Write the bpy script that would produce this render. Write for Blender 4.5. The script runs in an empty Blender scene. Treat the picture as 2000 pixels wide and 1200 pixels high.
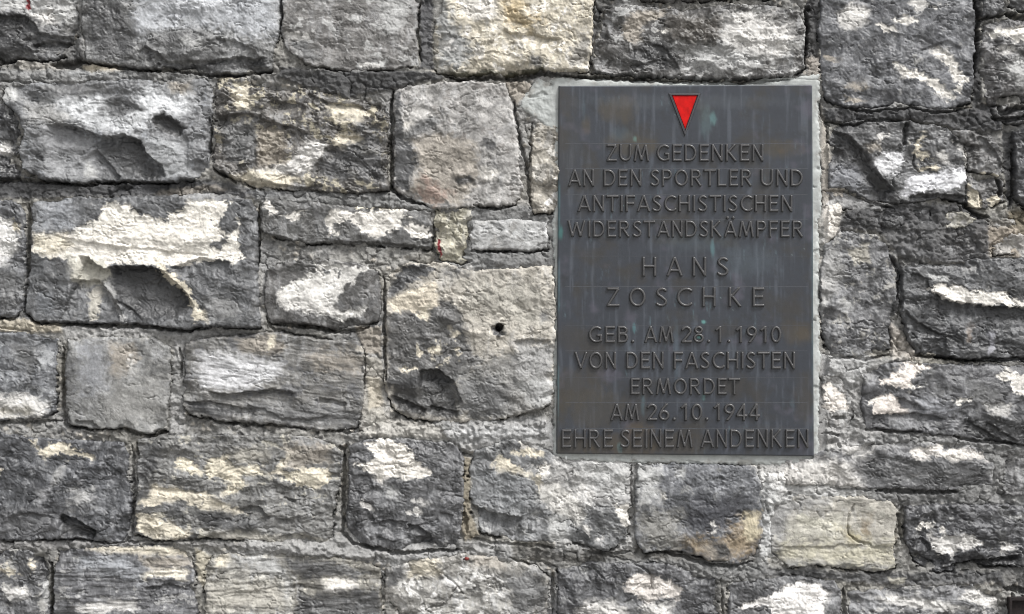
import bpy, math, random
import numpy as np

# ------------------------------------------------------------------ camera, sky, sun, exposure
sc = bpy.context.scene
D_CAM = 3.7
cam_d = bpy.data.cameras.new("camera"); cam = bpy.data.objects.new("camera", cam_d)
sc.collection.objects.link(cam)
cam.location = (0.0, -D_CAM, 1.6); cam.rotation_euler = (math.radians(90), 0, 0)
cam_d.sensor_width = 36.0; cam_d.lens = 36.0 * (D_CAM - 0.008) / 2.0
cam_d.clip_start = 0.05; cam_d.clip_end = 400.0
sc.camera = cam

SUN_EL, SUN_AZ = math.radians(54), math.radians(46)      # azimuth: to the right of the viewer's back
world = bpy.data.worlds.new("World"); sc.world = world; world.use_nodes = True
wn = world.node_tree; wn.nodes.clear()
sky = wn.nodes.new("ShaderNodeTexSky"); sky.sky_type = 'NISHITA'; sky.sun_disc = False
sky.sun_elevation = SUN_EL; sky.sun_rotation = math.pi - SUN_AZ
sky.air_density = 1.0; sky.dust_density = 4.0; sky.ozone_density = 1.0
hs = wn.nodes.new("ShaderNodeHueSaturation"); hs.inputs['Saturation'].default_value = 0.13
bg = wn.nodes.new("ShaderNodeBackground"); bg.inputs['Strength'].default_value = 0.092
wo = wn.nodes.new("ShaderNodeOutputWorld")
wn.links.new(sky.outputs[0], hs.inputs['Color']); wn.links.new(hs.outputs[0], bg.inputs[0]); wn.links.new(bg.outputs[0], wo.inputs[0])

sun_d = bpy.data.lights.new("sun", 'SUN'); sun_d.energy = 1.5; sun_d.angle = math.radians(14); sun_d.color = (1.0, 0.985, 0.965)
sun = bpy.data.objects.new("sun", sun_d); sc.collection.objects.link(sun)
from mathutils import Vector
sdir = Vector((math.sin(SUN_AZ) * math.cos(SUN_EL), -math.cos(SUN_AZ) * math.cos(SUN_EL), math.sin(SUN_EL)))
sun.rotation_euler = sdir.to_track_quat('Z', 'Y').to_euler(); sun.location = sdir * 20
sc.view_settings.view_transform = 'Standard'; sc.view_settings.look = 'None'
sc.view_settings.exposure = 1.24; sc.view_settings.gamma = 1.0
sc.view_settings.use_curve_mapping = False
sc.cycles.filter_width = 0.9
sc.cycles.use_denoising = True

col = sc.collection
# ------------------------------------------------------------------ numpy noise
def _h(ix, iy, seed):
    h = (ix.astype(np.int64) * 374761393 + iy.astype(np.int64) * 668265263 + seed * 1442695041) & 0xffffffff
    h = ((h ^ (h >> 13)) * 1274126177) & 0xffffffff
    h = (h ^ (h >> 16)) & 0xffffffff
    return h.astype(np.float32) / np.float32(4294967295.0)
def grad(x, y, seed=0):                      # gradient noise, about -1..1
    xi = np.floor(x); yi = np.floor(y); fx = (x - xi).astype(np.float32); fy = (y - yi).astype(np.float32)
    xi = xi.astype(np.int64); yi = yi.astype(np.int64)
    u = fx * fx * fx * (fx * (fx * 6 - 15) + 10); v = fy * fy * fy * (fy * (fy * 6 - 15) + 10)
    def g(dx, dy):
        a = _h(xi + dx, yi + dy, seed) * np.float32(6.2831853)
        return np.cos(a) * (fx - dx) + np.sin(a) * (fy - dy)
    n0 = g(0, 0) * (1 - u) + g(1, 0) * u; n1 = g(0, 1) * (1 - u) + g(1, 1) * u
    return (n0 * (1 - v) + n1 * v) * 1.5
def fbm(x, y, scale, octs=4, seed=0, gain=0.5, lac=2.03, ax=1.0, ay=1.0):
    s = 0; a = 1.0; t = 0; fx = x / (scale * ax); fy = y / (scale * ay)
    for o in range(octs):
        s = s + a * grad(fx, fy, seed + o * 17); t += a; a *= gain; fx = fx * lac + 13.7; fy = fy * lac + 7.3
    return s / t * 1.35
def ridged(x, y, scale, octs=3, seed=0, ax=1.0, ay=1.0):
    s = 0; a = 1.0; t = 0; fx = x / (scale * ax); fy = y / (scale * ay)
    for o in range(octs):
        s = s + a * (1 - np.abs(grad(fx, fy, seed + o * 31)) * 2); t += a; a *= 0.55; fx = fx * 2.1 + 3; fy = fy * 2.1 + 9
    return s / t
def worley(x, y, scale, seed=0):             # distance to the nearest and to the second seed, cell random
    fx = x / scale; fy = y / scale; xi = np.floor(fx); yi = np.floor(fy)
    d1 = np.full(x.shape, 9.0, np.float32); d2 = d1.copy(); cid = np.zeros(x.shape, np.float32)
    for dx in (-1, 0, 1):
        for dy in (-1, 0, 1):
            cx = (xi + dx).astype(np.int64); cy = (yi + dy).astype(np.int64)
            px = cx + _h(cx, cy, seed); py = cy + _h(cx, cy, seed + 5)
            d = np.sqrt((fx - px) ** 2 + (fy - py) ** 2).astype(np.float32)
            n = d < d1; d2 = np.where(n, d1, np.minimum(d2, d)); cid = np.where(n, _h(cx, cy, seed + 9), cid); d1 = np.where(n, d, d1)
    return d1, d2, cid
def sst(a, b, x):
    t = np.clip((x - a) / (b - a), 0, 1); return t * t * (3 - 2 * t)
def P(s): return np.array([[float(v) for v in q.split(',')] for q in s.split()], np.float32)
def sdf(poly, x, y):                         # positive inside
    d = np.full(x.shape, 1e9, np.float32); ins = np.zeros(x.shape, bool); n = len(poly)
    for i in range(n):
        x0, y0 = poly[i]; x1, y1 = poly[(i + 1) % n]; ex = x1 - x0; ey = y1 - y0
        L = ex * ex + ey * ey + 1e-9
        t = np.clip(((x - x0) * ex + (y - y0) * ey) / L, 0, 1)
        d = np.minimum(d, (x - x0 - t * ex) ** 2 + (y - y0 - t * ey) ** 2)
        c = (y0 > y) != (y1 > y)
        if ey != 0: ins ^= c & (x < ex * (y - y0) / ey + x0)
    d = np.sqrt(d); return np.where(ins, d, -d)
def pline(pl, x, y):                         # unsigned distance, side (+ = right hand of travel, image y down), arc parameter
    best = np.full(x.shape, 1e9, np.float32); side = np.zeros(x.shape, np.float32); arc = side.copy()
    L = [0]; n = len(pl)
    for i in range(n - 1): L.append(L[-1] + float(np.hypot(*(pl[i + 1] - pl[i]))))
    for i in range(n - 1):
        x0, y0 = pl[i]; x1, y1 = pl[i + 1]; ex = x1 - x0; ey = y1 - y0; q = ex * ex + ey * ey + 1e-9
        t = np.clip(((x - x0) * ex + (y - y0) * ey) / q, 0, 1)
        d = np.sqrt((x - x0 - t * ex) ** 2 + (y - y0 - t * ey) ** 2)
        cr = ex * (y - y0) - ey * (x - x0)
        m = d < best; best = np.where(m, d, best); side = np.where(m, np.sign(cr), side)
        arc = np.where(m, (L[i] + t * (L[i + 1] - L[i])) / L[-1], arc)
    return best, side, arc
def lin(c):
    c = np.array(c, np.float32) / 255.0
    v = np.where(c <= 0.04045, c / 12.92, ((c + 0.055) / 1.055) ** 2.4) / 1.22
    return v * (float(v.mean()) / .6) ** .14
T = dict(W=(226, 221, 212), V=(208, 205, 200), C=(214, 204, 182), L=(184, 184, 182), N=(160, 159, 157), M=(136, 136, 135), D=(91, 91, 92), E=(112, 112, 112),
         K=(64, 64, 65), B=(136, 121, 96), O=(180, 175, 163), G=(152, 155, 160), Q=(166, 157, 144), R=(140, 34, 44), S=(204, 182, 140), U=(88, 85, 64))
def tone(t):
    if isinstance(t, str): t = T[t]
    if isinstance(t, (int, float)): t = (t, t, t * 0.995)
    if not (t[0] > 2.2 * t[1] or t[1] > t[0] + 12):          # the traced tones are a little too warm for daylight: pull towards grey
        g = sum(t) / 3.0; t = tuple(g + (c - g) * .78 for c in t)
    return lin(t)

# ------------------------------------------------------------------ traced layout (1 unit = 1 mm on the wall; x to the right, y down from the top of the view)
# stones: outline, base tone, mottle tone, mottle cover, height, roughness, bedding (strength, slope), name of look
ST = [
("-40,-45 150,-45 155,60 142,100 100,116 35,112 0,122 -40,120", 'E','N',.25,14,1.1,.6,0),
("168,-45 545,-45 548,40 535,90 528,135 480,143 410,145 330,130 300,135 240,130 170,118 160,60", 'M','L',.15,20,.8,0,0),
("557,-45 816,-45 814,60 818,128 760,135 690,140 640,133 600,125 562,98 550,60", (128,125,122),'L',.32,14,.6,.5,0),
("852,-45 870,0 847,60 848,100 856,140 905,148 960,142 1000,150 1060,134 1100,140 1148,135 1155,95 1157,0 1130,-45", 'C','W',.35,22,.9,.2,0),
("1180,20 1230,12 1330,18 1420,12 1500,10 1560,25 1572,60 1572,130 1545,148 1430,155 1290,150 1200,145 1160,140 1157,95 1175,60", (102,100,98),'L',.30,22,1.1,.4,0),
("1605,-45 1890,-45 1905,40 1902,150 1895,198 1840,215 1780,205 1650,210 1612,190 1600,120 1602,40", (106,107,111),'N',.10,14,.6,0,0),
("1920,-45 1960,-45 1963,20 1945,31 1920,33", 'D','M',.1,12,.8,0,0),
("1972,-45 2045,-45 2045,22 1985,20 1972,8", 'D','M',.2,14,.9,0,0),
("1925,48 1960,38 2045,36 2045,200 1990,195 1955,200 1930,205 1915,160 1917,90", (118,116,116),'N',.25,20,1.1,0,0),
("-40,195 15,205 38,235 45,262 32,300 28,330 60,348 -40,348", (92,92,94),'N',.30,9,1.5,0,0),
("8,170 40,164 150,160 300,157 400,154 415,175 413,230 406,290 410,330 385,350 330,354 250,352 160,357 90,352 48,330 35,295 50,258 38,225 10,200", (126,127,129),'G',.25,20,.8,.5,0),
("425,150 480,152 520,160 600,176 680,192 745,200 758,230 756,330 760,370 700,378 600,372 500,366 460,353 420,328 413,290 418,240 420,190", (112,108,103),(192,183,158),.36,15,1.4,.5,0),
("770,176 800,166 900,161 985,165 1000,200 1010,260 1012,330 1020,370 1003,398 925,405 850,408 820,398 780,378 767,360 767,300 769,230", (176,173,169),(140,135,130),.28,18,.6,0,0),
("1040,252 1052,240 1092,238 1092,413 1045,415 1034,400 1035,330 1037,280", (165,158,145),'W',.25,10,.9,0,0),
("1622,243 1660,236 1760,236 1855,252 1884,285 1885,330 1888,398 1840,385 1770,398 1700,392 1650,366 1618,368 1620,300", (100,100,101),'E',.3,20,.9,.4,0),
("1860,256 1915,254 1935,262 1958,300 1960,335 1950,343 1905,336 1891,330 1888,290 1864,275", (112,110,108),'M',.3,16,1,0,0),
("1890,342 1930,346 1958,352 1962,392 1925,408 1890,402", (108,106,105),'N',.15,16,1,0,0),
("1980,258 2045,246 2045,402 2005,410 1987,390 1982,300", (92,92,95),'E',.2,18,.8,0,0),
("1940,212 1968,206 2045,214 2045,236 1990,240 1950,236", (105,104,104),'N',.3,16,1,0,0),
("1612,370 1650,372 1700,388 1745,402 1740,412 1650,410 1612,405", (150,149,148),'L',.3,8,.9,0,0),
("1680,418 1740,411 1775,418 1785,432 1740,443 1700,433", 'D','E',.3,10,.9,0,0),
("1836,412 1850,403 1890,414 1912,428 1890,441 1850,445 1838,436", (186,181,166),'V',.3,10,.9,0,0),
("1775,402 1828,392 1834,442 1800,448 1779,432", (88,88,90),'E',.3,10,1.1,0,0),
("1928,426 1985,430 1987,443 1935,449", (146,140,130),'L',.4,12,1.1,0,0),
("1640,452 1720,458 1742,500 1752,540 1750,600 1738,680 1692,698 1620,693 1605,640 1602,540 1612,480", (110,110,112),(168,165,158),.26,12,.8,0,0),
("1760,522 1850,518 1900,506 2045,503 2045,706 1950,706 1850,698 1790,690 1766,640 1757,580", (86,87,89),'E',.25,22,.8,.3,0),
("1835,476 1860,465 1900,455 1918,475 1906,498 1880,505 1840,502 1828,490", (98,97,98),'N',.2,10,1,0,0),
("1938,478 1962,458 2045,460 2045,494 1942,498", (160,156,150),'V',.3,9,1.1,0,0),
("1606,736 1638,733 1665,775 1682,802 1670,835 1640,848 1606,845", (138,136,133),'L',.3,8,.9,0,0),
("1688,722 1760,706 1850,713 1950,712 2045,716 2045,872 1960,866 1870,852 1760,842 1690,837 1682,790", (104,104,107),'E',.3,18,.7,.3,0),
("1535,900 1640,874 1780,862 1880,865 1940,884 1936,948 1870,957 1720,954 1640,948 1535,946 1527,920", (118,118,120),'M',.25,16,.8,.2,0),
("1956,890 2045,884 2045,972 1962,966 1952,920", (120,119,119),'N',.25,13,.9,0,0),
("925,880 1000,856 1070,882 1110,902 1232,906 1229,960 1230,1040 1222,1064 1180,1074 1120,1060 1080,1060 1000,1054 942,1040 922,1000 916,930", (122,123,124),(172,172,170),.25,14,.9,0,0),
("1247,907 1330,907 1480,911 1490,960 1491,1040 1476,1085 1440,1100 1390,1094 1320,1074 1260,1077 1240,1055 1238,1000 1243,950", (112,114,119),'M',.25,17,.6,0,0),
("1512,985 1560,966 1680,972 1740,978 1753,1000 1744,1065 1748,1108 1700,1117 1600,1104 1540,1108 1507,1080 1500,1030", 'O',(160,158,146),.3,14,.5,.6,0),
("1770,990 1850,985 2045,990 2045,1112 1950,1102 1880,1114 1830,1119 1790,1100 1766,1050", (92,92,95),'E',.3,16,1.2,.3,0),
("-40,1078 40,1074 92,1080 98,1120 95,1180 96,1245 -40,1245", (106,106,108),(165,163,158),.25,12,.9,0,0),
("115,1076 200,1069 330,1066 374,1080 380,1150 388,1245 108,1245 104,1150", (104,104,107),(165,164,162),.28,15,.7,1.6,0),
("402,1110 420,1082 500,1075 600,1080 700,1094 742,1110 744,1160 748,1245 398,1245", (142,138,128),(195,190,175),.32,14,.7,1.5,0),
("755,1112 800,1095 900,1082 990,1090 1050,1110 1070,1130 1074,1245 820,1245 772,1190 750,1170", (158,154,146),'V',.35,13,.9,.2,0),
("1090,1112 1150,1101 1300,1100 1396,1130 1405,1160 1407,1245 1090,1245", (102,102,105),'E',.3,13,.9,0,0),
("1424,1140 1500,1130 1560,1128 1630,1135 1643,1160 1641,1245 1424,1245", (100,100,102),'E',.2,18,.7,0,0),
("1658,1160 1750,1146 1900,1140 1952,1155 1960,1245 1656,1245", (118,118,120),(178,176,172),.32,13,1.1,.8,0),
("-40,840 60,855 130,860 240,865 252,900 255,960 252,1040 236,1060 130,1050 60,1055 -40,1055", (100,101,105),(150,150,152),.15,15,.8,0,0),
("272,860 320,852 450,850 600,852 655,865 668,890 665,940 650,1000 646,1050 636,1063 560,1061 480,1055 400,1050 300,1054 265,1043 268,980 270,930", (124,123,120),(185,180,165),.2,15,.9,.6,0),
("683,870 720,858 800,857 880,865 903,885 904,1000 895,1068 860,1070 770,1074 700,1060 677,1045 681,960", (110,110,112),'N',.1,18,.9,0,0),
("-40,647 60,650 114,661 110,720 107,800 90,815 -40,824", (116,118,122),(160,162,164),.25,12,.8,.3,0),
("135,666 200,660 300,662 333,680 331,760 326,810 321,840 290,847 240,835 180,838 140,828 131,790 129,720", (142,142,140),(165,163,158),.2,18,.4,0,0),
("364,672 400,662 480,655 540,650 600,660 700,668 714,690 711,740 711,800 698,835 620,840 540,828 430,822 370,808 358,790 363,730", (128,126,122),(112,112,114),.35,18,.5,1.4,.13),
("760,530 800,516 870,515 920,530 1000,525 1078,520 1084,600 1082,700 1080,770 1072,790 1000,815 930,825 880,825 800,815 770,800 753,760 752,640 756,580", (192,185,172),(172,165,152),.3,18,.8,0,0),
("-40,392 30,394 48,420 47,500 45,560 48,600 28,620 -40,618", (112,113,116),'M',.2,14,.8,0,0),
("65,395 120,383 200,388 300,385 440,380 488,392 503,420 502,520 503,600 508,638 400,637 370,642 280,632 180,632 75,630 52,610 58,540 62,470", (106,107,109),'E',.2,24,.7,.3,0),
("510,400 520,389 600,395 700,405 790,410 840,415 844,450 845,486 800,483 700,476 600,474 540,463 510,448", (104,103,101),'E',.25,18,.6,.2,0),
("522,530 560,512 640,507 700,514 740,530 746,580 740,625 690,640 660,645 600,632 530,630 516,600", (106,104,102),'E',.25,16,.5,0,0),
("850,412 880,406 920,410 924,450 918,490 925,508 900,512 862,508 850,480 848,450", (190,184,162),(165,160,145),.35,11,1.5,0,0),
("928,433 1000,428 1067,435 1071,484 1040,490 922,487 919,460", (174,174,173),(150,148,145),.3,15,.5,.4,0),
("1182,-45 1400,-45 1570,-45 1572,-8 1500,-5 1400,-2 1300,2 1230,-4 1180,-8", (112,110,108),'N',.3,14,1,0,0),
]
# patches on stones: tone, outline, edge softness, recess in mm
PA = [
# row 1
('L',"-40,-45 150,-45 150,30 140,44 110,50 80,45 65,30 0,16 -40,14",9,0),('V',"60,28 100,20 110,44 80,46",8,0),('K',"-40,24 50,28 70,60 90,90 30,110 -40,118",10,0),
('R',"53,-45 57,-45 57,8 59,17 54,20 48,18 52,8",1.2,0),
((176,179,184),"285,-20 330,-45 545,-45 540,60 500,75 440,55 350,50 300,62 275,75 262,40",22,0),((198,200,204),"310,-45 460,-45 440,20 360,25 320,10",22,0),('D',"170,0 235,0 262,60 270,110 200,120 168,70",14,0),
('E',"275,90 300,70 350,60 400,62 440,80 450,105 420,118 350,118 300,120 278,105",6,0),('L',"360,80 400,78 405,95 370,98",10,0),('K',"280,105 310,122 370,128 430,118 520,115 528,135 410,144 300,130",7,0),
('V',"557,65 585,62 605,75 600,85 570,80",3,.5),('V',"705,128 725,122 742,127 740,133 710,133",2,.5),('L',"750,-30 800,-30 800,20 772,70 750,60 738,30",14,0),('E',"560,80 600,80 625,115 600,122",8,0),
((150,152,152),"850,-10 870,0 893,50 925,100 900,140 860,130 848,100 848,60",14,0),('V',"860,80 885,75 890,98 866,98",5,0),('S',"975,0 1020,-10 1030,30 1060,40 1040,60 990,50",22,0),('W',"880,-45 970,-45 970,35 930,40 900,20",8,0),
('E',"1035,115 1053,112 1060,134 1040,137",6,0),((150,146,138),"1112,100 1145,60 1152,125 1115,130",9,0),('U',"870,138 905,142 960,137 1000,144 1060,128 1062,138 1000,155 900,153 860,146",5,0),
('Q',"1240,22 1300,22 1296,34 1265,45 1245,68 1256,80 1240,85 1215,70 1215,48",4,.5),('V',"1410,40 1440,25 1500,30 1540,60 1550,100 1520,115 1440,110 1420,90 1408,70",18,.3),('L',"1310,90 1400,85 1500,120 1440,140 1330,135 1350,115",14,.3),
('K',"1250,85 1290,80 1312,95 1332,140 1240,136 1228,110",10,0),('W',"1283,62 1310,54 1319,60 1290,68",2,.3),((90,84,76),"1300,35 1390,30 1408,50 1400,85 1330,88 1300,75",12,0),
('V',"1635,28 1668,4 1700,20 1692,45 1665,60 1640,50",7,.8),('W',"1740,42 1770,32 1790,44 1760,46",2,.8),('W',"1713,49 1745,52 1750,60 1722,62",2,.8),('V',"1775,5 1808,-4 1808,15 1790,28",3,.8),('V',"1813,18 1850,10 1832,19",2,.8),
('W',"1818,94 1850,97 1862,112 1868,130 1888,155 1882,168 1862,160 1855,135 1845,118 1825,108",3.5,1),('W',"1743,120 1770,135 1800,140 1820,150 1840,165 1862,190 1850,196 1825,180 1810,160 1790,152 1760,150",3.5,1),
('W',"1866,165 1880,172 1876,182 1862,178",2,.5),('Q',"1612,106 1636,118 1628,124 1612,116",3,0),('Q',"1660,165 1690,168 1680,175 1655,172",5,0),('Q',"1655,190 1690,196 1680,203 1652,200",5,0),
('W',"1930,66 1960,54 2000,52 2045,58 2045,92 2000,88 1980,76 1940,72",3,1),('V',"1945,97 1975,92 1987,100 1962,106",4,.5),('L',"1957,132 1990,110 2045,130 2045,184 1990,172",12,0),
# row 2
('V',"-40,284 10,280 25,288 18,304 -40,310",5,.5),('L',"0,172 30,170 40,195 10,198",6,0),
((206,208,210),"100,200 130,190 200,190 250,210 300,178 368,180 372,205 350,225 300,240 260,262 200,252 160,240 100,212",16,0),('D',"192,205 240,182 268,195 282,218 235,230 195,222",9,0),
('Q',"330,162 372,160 378,180 340,182",9,0),('E',"85,165 210,163 215,180 120,188 85,182",12,0),('N',"50,205 100,200 140,230 120,246 60,240",10,0),
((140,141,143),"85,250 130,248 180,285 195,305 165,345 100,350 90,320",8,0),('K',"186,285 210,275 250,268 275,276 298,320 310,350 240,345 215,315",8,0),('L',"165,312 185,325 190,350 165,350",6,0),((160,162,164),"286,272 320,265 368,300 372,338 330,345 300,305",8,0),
('K',"298,226 320,221 345,235 368,250 352,268 325,262 300,250",3,0),
('V',"500,333 540,325 575,308 603,277 622,274 638,287 627,310 603,333 567,343 520,350",3,1.2),('C',"450,175 485,164 490,215 462,216",5,.6),('C',"620,170 642,158 650,180 630,192",3,.6),((150,140,125),"500,250 555,250 560,318 500,330",8,0),
('D',"636,298 680,280 745,262 748,352 640,350 620,330",9,0),('C',"650,268 690,256 704,272 655,285",4,.8),('C',"455,345 520,334 600,350 540,368 480,364",7,.8),('E',"425,235 498,235 500,322 440,315",9,0),('C',"640,208 700,205 725,225 700,240 650,232",6,.6),('E',"690,225 700,240 740,252 745,262 700,255",4,0),
('D',"770,182 782,180 787,240 790,268 806,285 822,305 818,325 802,345 800,375 770,362",3,-.6),('Q',"808,275 860,258 930,285 935,350 900,402 830,397 803,370 819,330",9,0),((168,142,128),"828,345 880,380 860,400 820,388",14,0),
('D',"888,350 915,343 930,354 895,362",6,0),('D',"945,270 972,282 962,292 940,285",6,0),('W',"790,240 812,240 808,258 796,262",3,0),('V',"790,215 830,214 868,234 830,232 795,230",7,0),('E',"815,236 850,228 866,240 830,258 792,274 780,268",7,-.4),('W',"940,330 972,332 968,350 945,352",6,0),
('V',"1065,395 1088,372 1090,382 1070,400",3,0),
((214,214,216),"1690,320 1722,302 1752,298 1766,290 1766,305 1757,335 1742,345 1712,335 1698,327",2.5,.8),((216,216,220),"1755,374 1772,354 1795,341 1830,337 1878,332 1892,345 1872,364 1800,374 1772,386 1757,382",2.5,.8),
('C',"1778,300 1800,260 1804,268 1786,304",1.5,.3),('C',"1786,300 1804,299 1818,310 1790,308",3,.3),('C',"1788,326 1832,327 1828,332 1796,334",2,.3),('V',"1828,302 1842,295 1852,322 1838,320",3,.3),((130,132,138),"1620,325 1680,320 1692,372 1620,372",16,0),
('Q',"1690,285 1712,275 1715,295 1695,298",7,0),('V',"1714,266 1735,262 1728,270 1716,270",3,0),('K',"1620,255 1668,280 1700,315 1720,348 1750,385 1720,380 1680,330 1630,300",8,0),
('C',"1890,362 1915,375 1913,405 1888,402",2,.5),('C',"1930,392 1952,378 1952,400 1936,405",4,.5),('C',"1915,335 1945,342 1958,346 1925,343",3,0),('V',"1862,276 1880,283 1890,300 1886,318 1880,300",3,0),
# row 3
((216,214,210),"-40,424 24,428 35,455 36,490 0,517 -40,525",5,1),('C',"28,430 39,442 38,458 30,450",3,1),('E',"-40,535 30,530 44,560 30,605 -40,605",12,0),
((234,228,216),"200,410 213,394 236,394 255,405 275,420 330,432 332,418 350,412 372,395 400,391 455,395 440,415 433,440 445,462 466,448 468,428 475,434 465,460 472,488 481,500 455,515 430,505 400,510 350,525 320,515 290,518 240,515 210,520 160,520 130,505 108,500 80,502 62,487 62,475 76,465 66,456 100,455 140,455 170,436 196,428",2.2,1.4),
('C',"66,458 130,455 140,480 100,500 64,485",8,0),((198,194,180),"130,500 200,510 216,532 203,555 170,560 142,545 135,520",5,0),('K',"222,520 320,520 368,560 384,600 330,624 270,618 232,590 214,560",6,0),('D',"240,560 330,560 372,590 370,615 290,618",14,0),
('C',"305,505 330,530 372,560 388,600 405,612 408,628 380,628 378,606 352,566 318,540",3,0),('O',"175,568 196,560 190,626 174,629",3,0),('M',"400,585 440,580 470,600 465,625 410,620",12,0),((130,133,138),"75,575 102,575 105,612 78,606",8,0),
('E',"415,480 440,462 450,470 430,490",2,-1),('G',"80,398 130,392 150,440 95,450 75,440",22,0),('N',"200,560 214,545 230,595 248,628 236,628 214,590",3,0),('D',"118,505 130,520 132,560 118,540 110,512",5,0),
('W',"508,392 520,389 538,408 546,420 568,420 597,414 592,425 573,432 558,426 530,418",2.5,1),('W',"635,430 650,412 664,408 690,412 760,409 797,408 786,440 760,455 735,463 710,455 702,440 668,432 652,440 662,458 642,459",2.2,1),('W',"788,449 805,438 831,440 841,460 836,470 806,462",2,1),('C',"700,398 760,400 780,408 700,407",3,.5),
((216,213,207),"615,515 650,515 700,522 727,517 735,522 702,535 690,552 676,556 662,580 652,600 690,610 716,600 712,612 690,622 668,628 640,614 600,610 580,600 560,606 543,592 540,575 560,556 590,545 604,535 620,535",3.5,1),('E',"630,525 640,530 640,538 628,535",1.5,-1),('E',"655,528 670,535 662,542",1.5,-1),('E',"620,550 700,545 720,540 700,590 660,600 650,590 672,560",0.01,0),
('R',"854,468 860,467 862,480 864,496 860,502 857,494 856,482",1.5,0),
# row 4 centre
('D',"755,560 790,520 830,513 852,530 812,548 790,570 756,588",4,-.5),('D',"755,610 800,604 832,618 850,588 882,586 905,620 915,670 942,712 900,742 860,762 756,755",7,-.5),((216,204,182),"760,592 790,572 852,548 856,592 830,612 770,606",3,.3),
('C',"835,682 862,668 864,684 842,700",3,.6),('C',"816,610 842,592 836,628 818,620",3,.6),('C',"850,716 876,700 868,714 852,722",2.5,.6),('C',"880,640 900,650 885,655",2.5,.4),('C',"890,680 905,690 895,695",2.5,.4),('C',"815,678 824,690 816,700",1.5,.4),('C',"780,722 812,718 800,726",2,.4),
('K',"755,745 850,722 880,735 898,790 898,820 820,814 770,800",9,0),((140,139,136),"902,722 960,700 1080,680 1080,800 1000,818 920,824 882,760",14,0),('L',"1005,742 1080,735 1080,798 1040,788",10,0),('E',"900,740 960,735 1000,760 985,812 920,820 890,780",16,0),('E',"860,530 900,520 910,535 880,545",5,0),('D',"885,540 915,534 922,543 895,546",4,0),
('D',"958,636 972,632 984,640 986,650 976,662 962,658",3,0),('O',"900,545 1070,560 1070,640 990,625 930,600",30,0),('E',"1052,610 1078,606 1078,622 1058,626",9,0),('N',"1000,668 1078,668 1078,735 1010,735",14,0),
('V',"-40,776 40,770 97,790 80,814 -40,816",9,0),('O',"-10,795 60,795 70,812 0,812",8,0),('E',"65,670 75,700 60,740 30,700 20,670",14,0),
('Q',"212,670 262,672 276,700 255,722 232,742 215,730",9,0),('E',"130,680 152,700 147,790 130,770",8,0),((156,155,151),"200,740 325,735 322,835 200,828",30,0),('V',"252,690 260,690 262,725 254,725",4,0),((150,152,156),"160,670 205,680 212,760 160,770",20,0),
((204,204,206),"388,690 420,690 480,695 545,712 560,728 520,745 480,757 430,760 395,758",12,0),('Q',"460,664 530,655 562,680 530,692 480,690",7,0),('C',"520,662 535,655 540,670 525,685",4,0),('O',"698,672 712,676 710,690 700,686",3,0),('K',"362,786 420,790 470,800 505,806 430,816 370,805",7,0),('E',"480,780 560,790 700,800 700,832 560,828 480,805",14,0),('Q',"600,690 700,685 700,725 620,720",18,0),
# row 4 right
('O',"1655,486 1696,478 1702,510 1670,516",5,.4),('V',"1603,545 1634,551 1625,557 1604,556",2.5,.3),('N',"1605,490 1640,490 1650,540 1610,600 1605,560",12,0),('L',"1640,590 1665,590 1662,605 1645,605",5,0),('V',"1645,638 1665,632 1660,640 1648,642",2,0),
('W',"1812,563 1840,556 1862,558 1905,570 1968,570 1975,582 2012,590 2045,585 2045,598 1960,598 1880,592 1840,582",2.2,1.5),('N',"1882,520 1906,518 1902,533 1886,530",3,.5),((150,150,158),"1932,650 1944,650 1940,686 1932,690",4,0),((130,118,108),"1890,640 1898,640 1895,670 1888,672",4,0),('L',"1812,536 1850,540 1852,550 1820,548",4,.4),('D',"1790,525 1810,525 1808,570 1790,560",6,0),
((234,226,216),"1608,752 1618,747 1634,758 1648,775 1661,800 1608,804",2,.8),
((228,218,208),"1757,706 1790,712 1820,712 1815,722 1790,728 1776,745 1778,755 1745,758 1716,748 1716,740 1735,742 1742,726 1770,722",2.5,1),((228,218,208),"1700,800 1712,775 1738,770 1760,790 1772,804 1740,808 1706,806",2.5,1),('W',"1692,784 1714,778 1700,788",1.5,.5),('W',"1945,735 1964,722 2000,732 2045,740 2045,780 1998,777 1980,765 1972,748",3,1),('W',"1860,782 1900,778 1898,787 1868,788",2,.8),
('V',"1915,788 1955,785 1975,792 1965,812 1930,806",4,.8),('W',"1780,752 1796,755 1792,760 1782,758",1.5,.6),((150,152,158),"1780,775 1840,785 1870,810 1800,805",14,0),('E',"1890,740 1940,760 1960,800 1900,790",16,0),
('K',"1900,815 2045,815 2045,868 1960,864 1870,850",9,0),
# row 5
((100,100,102),"-40,985 60,1000 120,1005 120,1048 -40,1052",18,0),('C',"57,860 68,862 78,877 95,870 130,866 152,880 187,894 180,899 142,890 112,884 97,886 88,900 78,885",2.5,.8),('N',"105,922 127,910 122,935 102,946",5,0),('C',"-40,918 8,915 5,924 -40,926",3,0),((158,158,160),"75,960 100,950 95,975 75,985",8,0),
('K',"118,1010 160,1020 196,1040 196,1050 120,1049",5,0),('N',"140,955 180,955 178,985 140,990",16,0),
((222,212,188),"345,893 366,894 382,910 402,926 398,932 362,921 345,912",2.5,.9),((218,208,184),"405,900 418,892 440,895 462,910 500,908 518,923 500,926 472,930 482,944 452,966 438,962 452,946 430,935 404,930",3.5,.9),('C',"432,890 445,892 450,908 436,902",2,.6),((222,212,188),"548,922 575,918 600,912 632,912 646,930 640,942 612,956 572,945",2.2,.9),('C',"530,925 545,905 562,880 580,876 565,905 548,925",5,.6),
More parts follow.
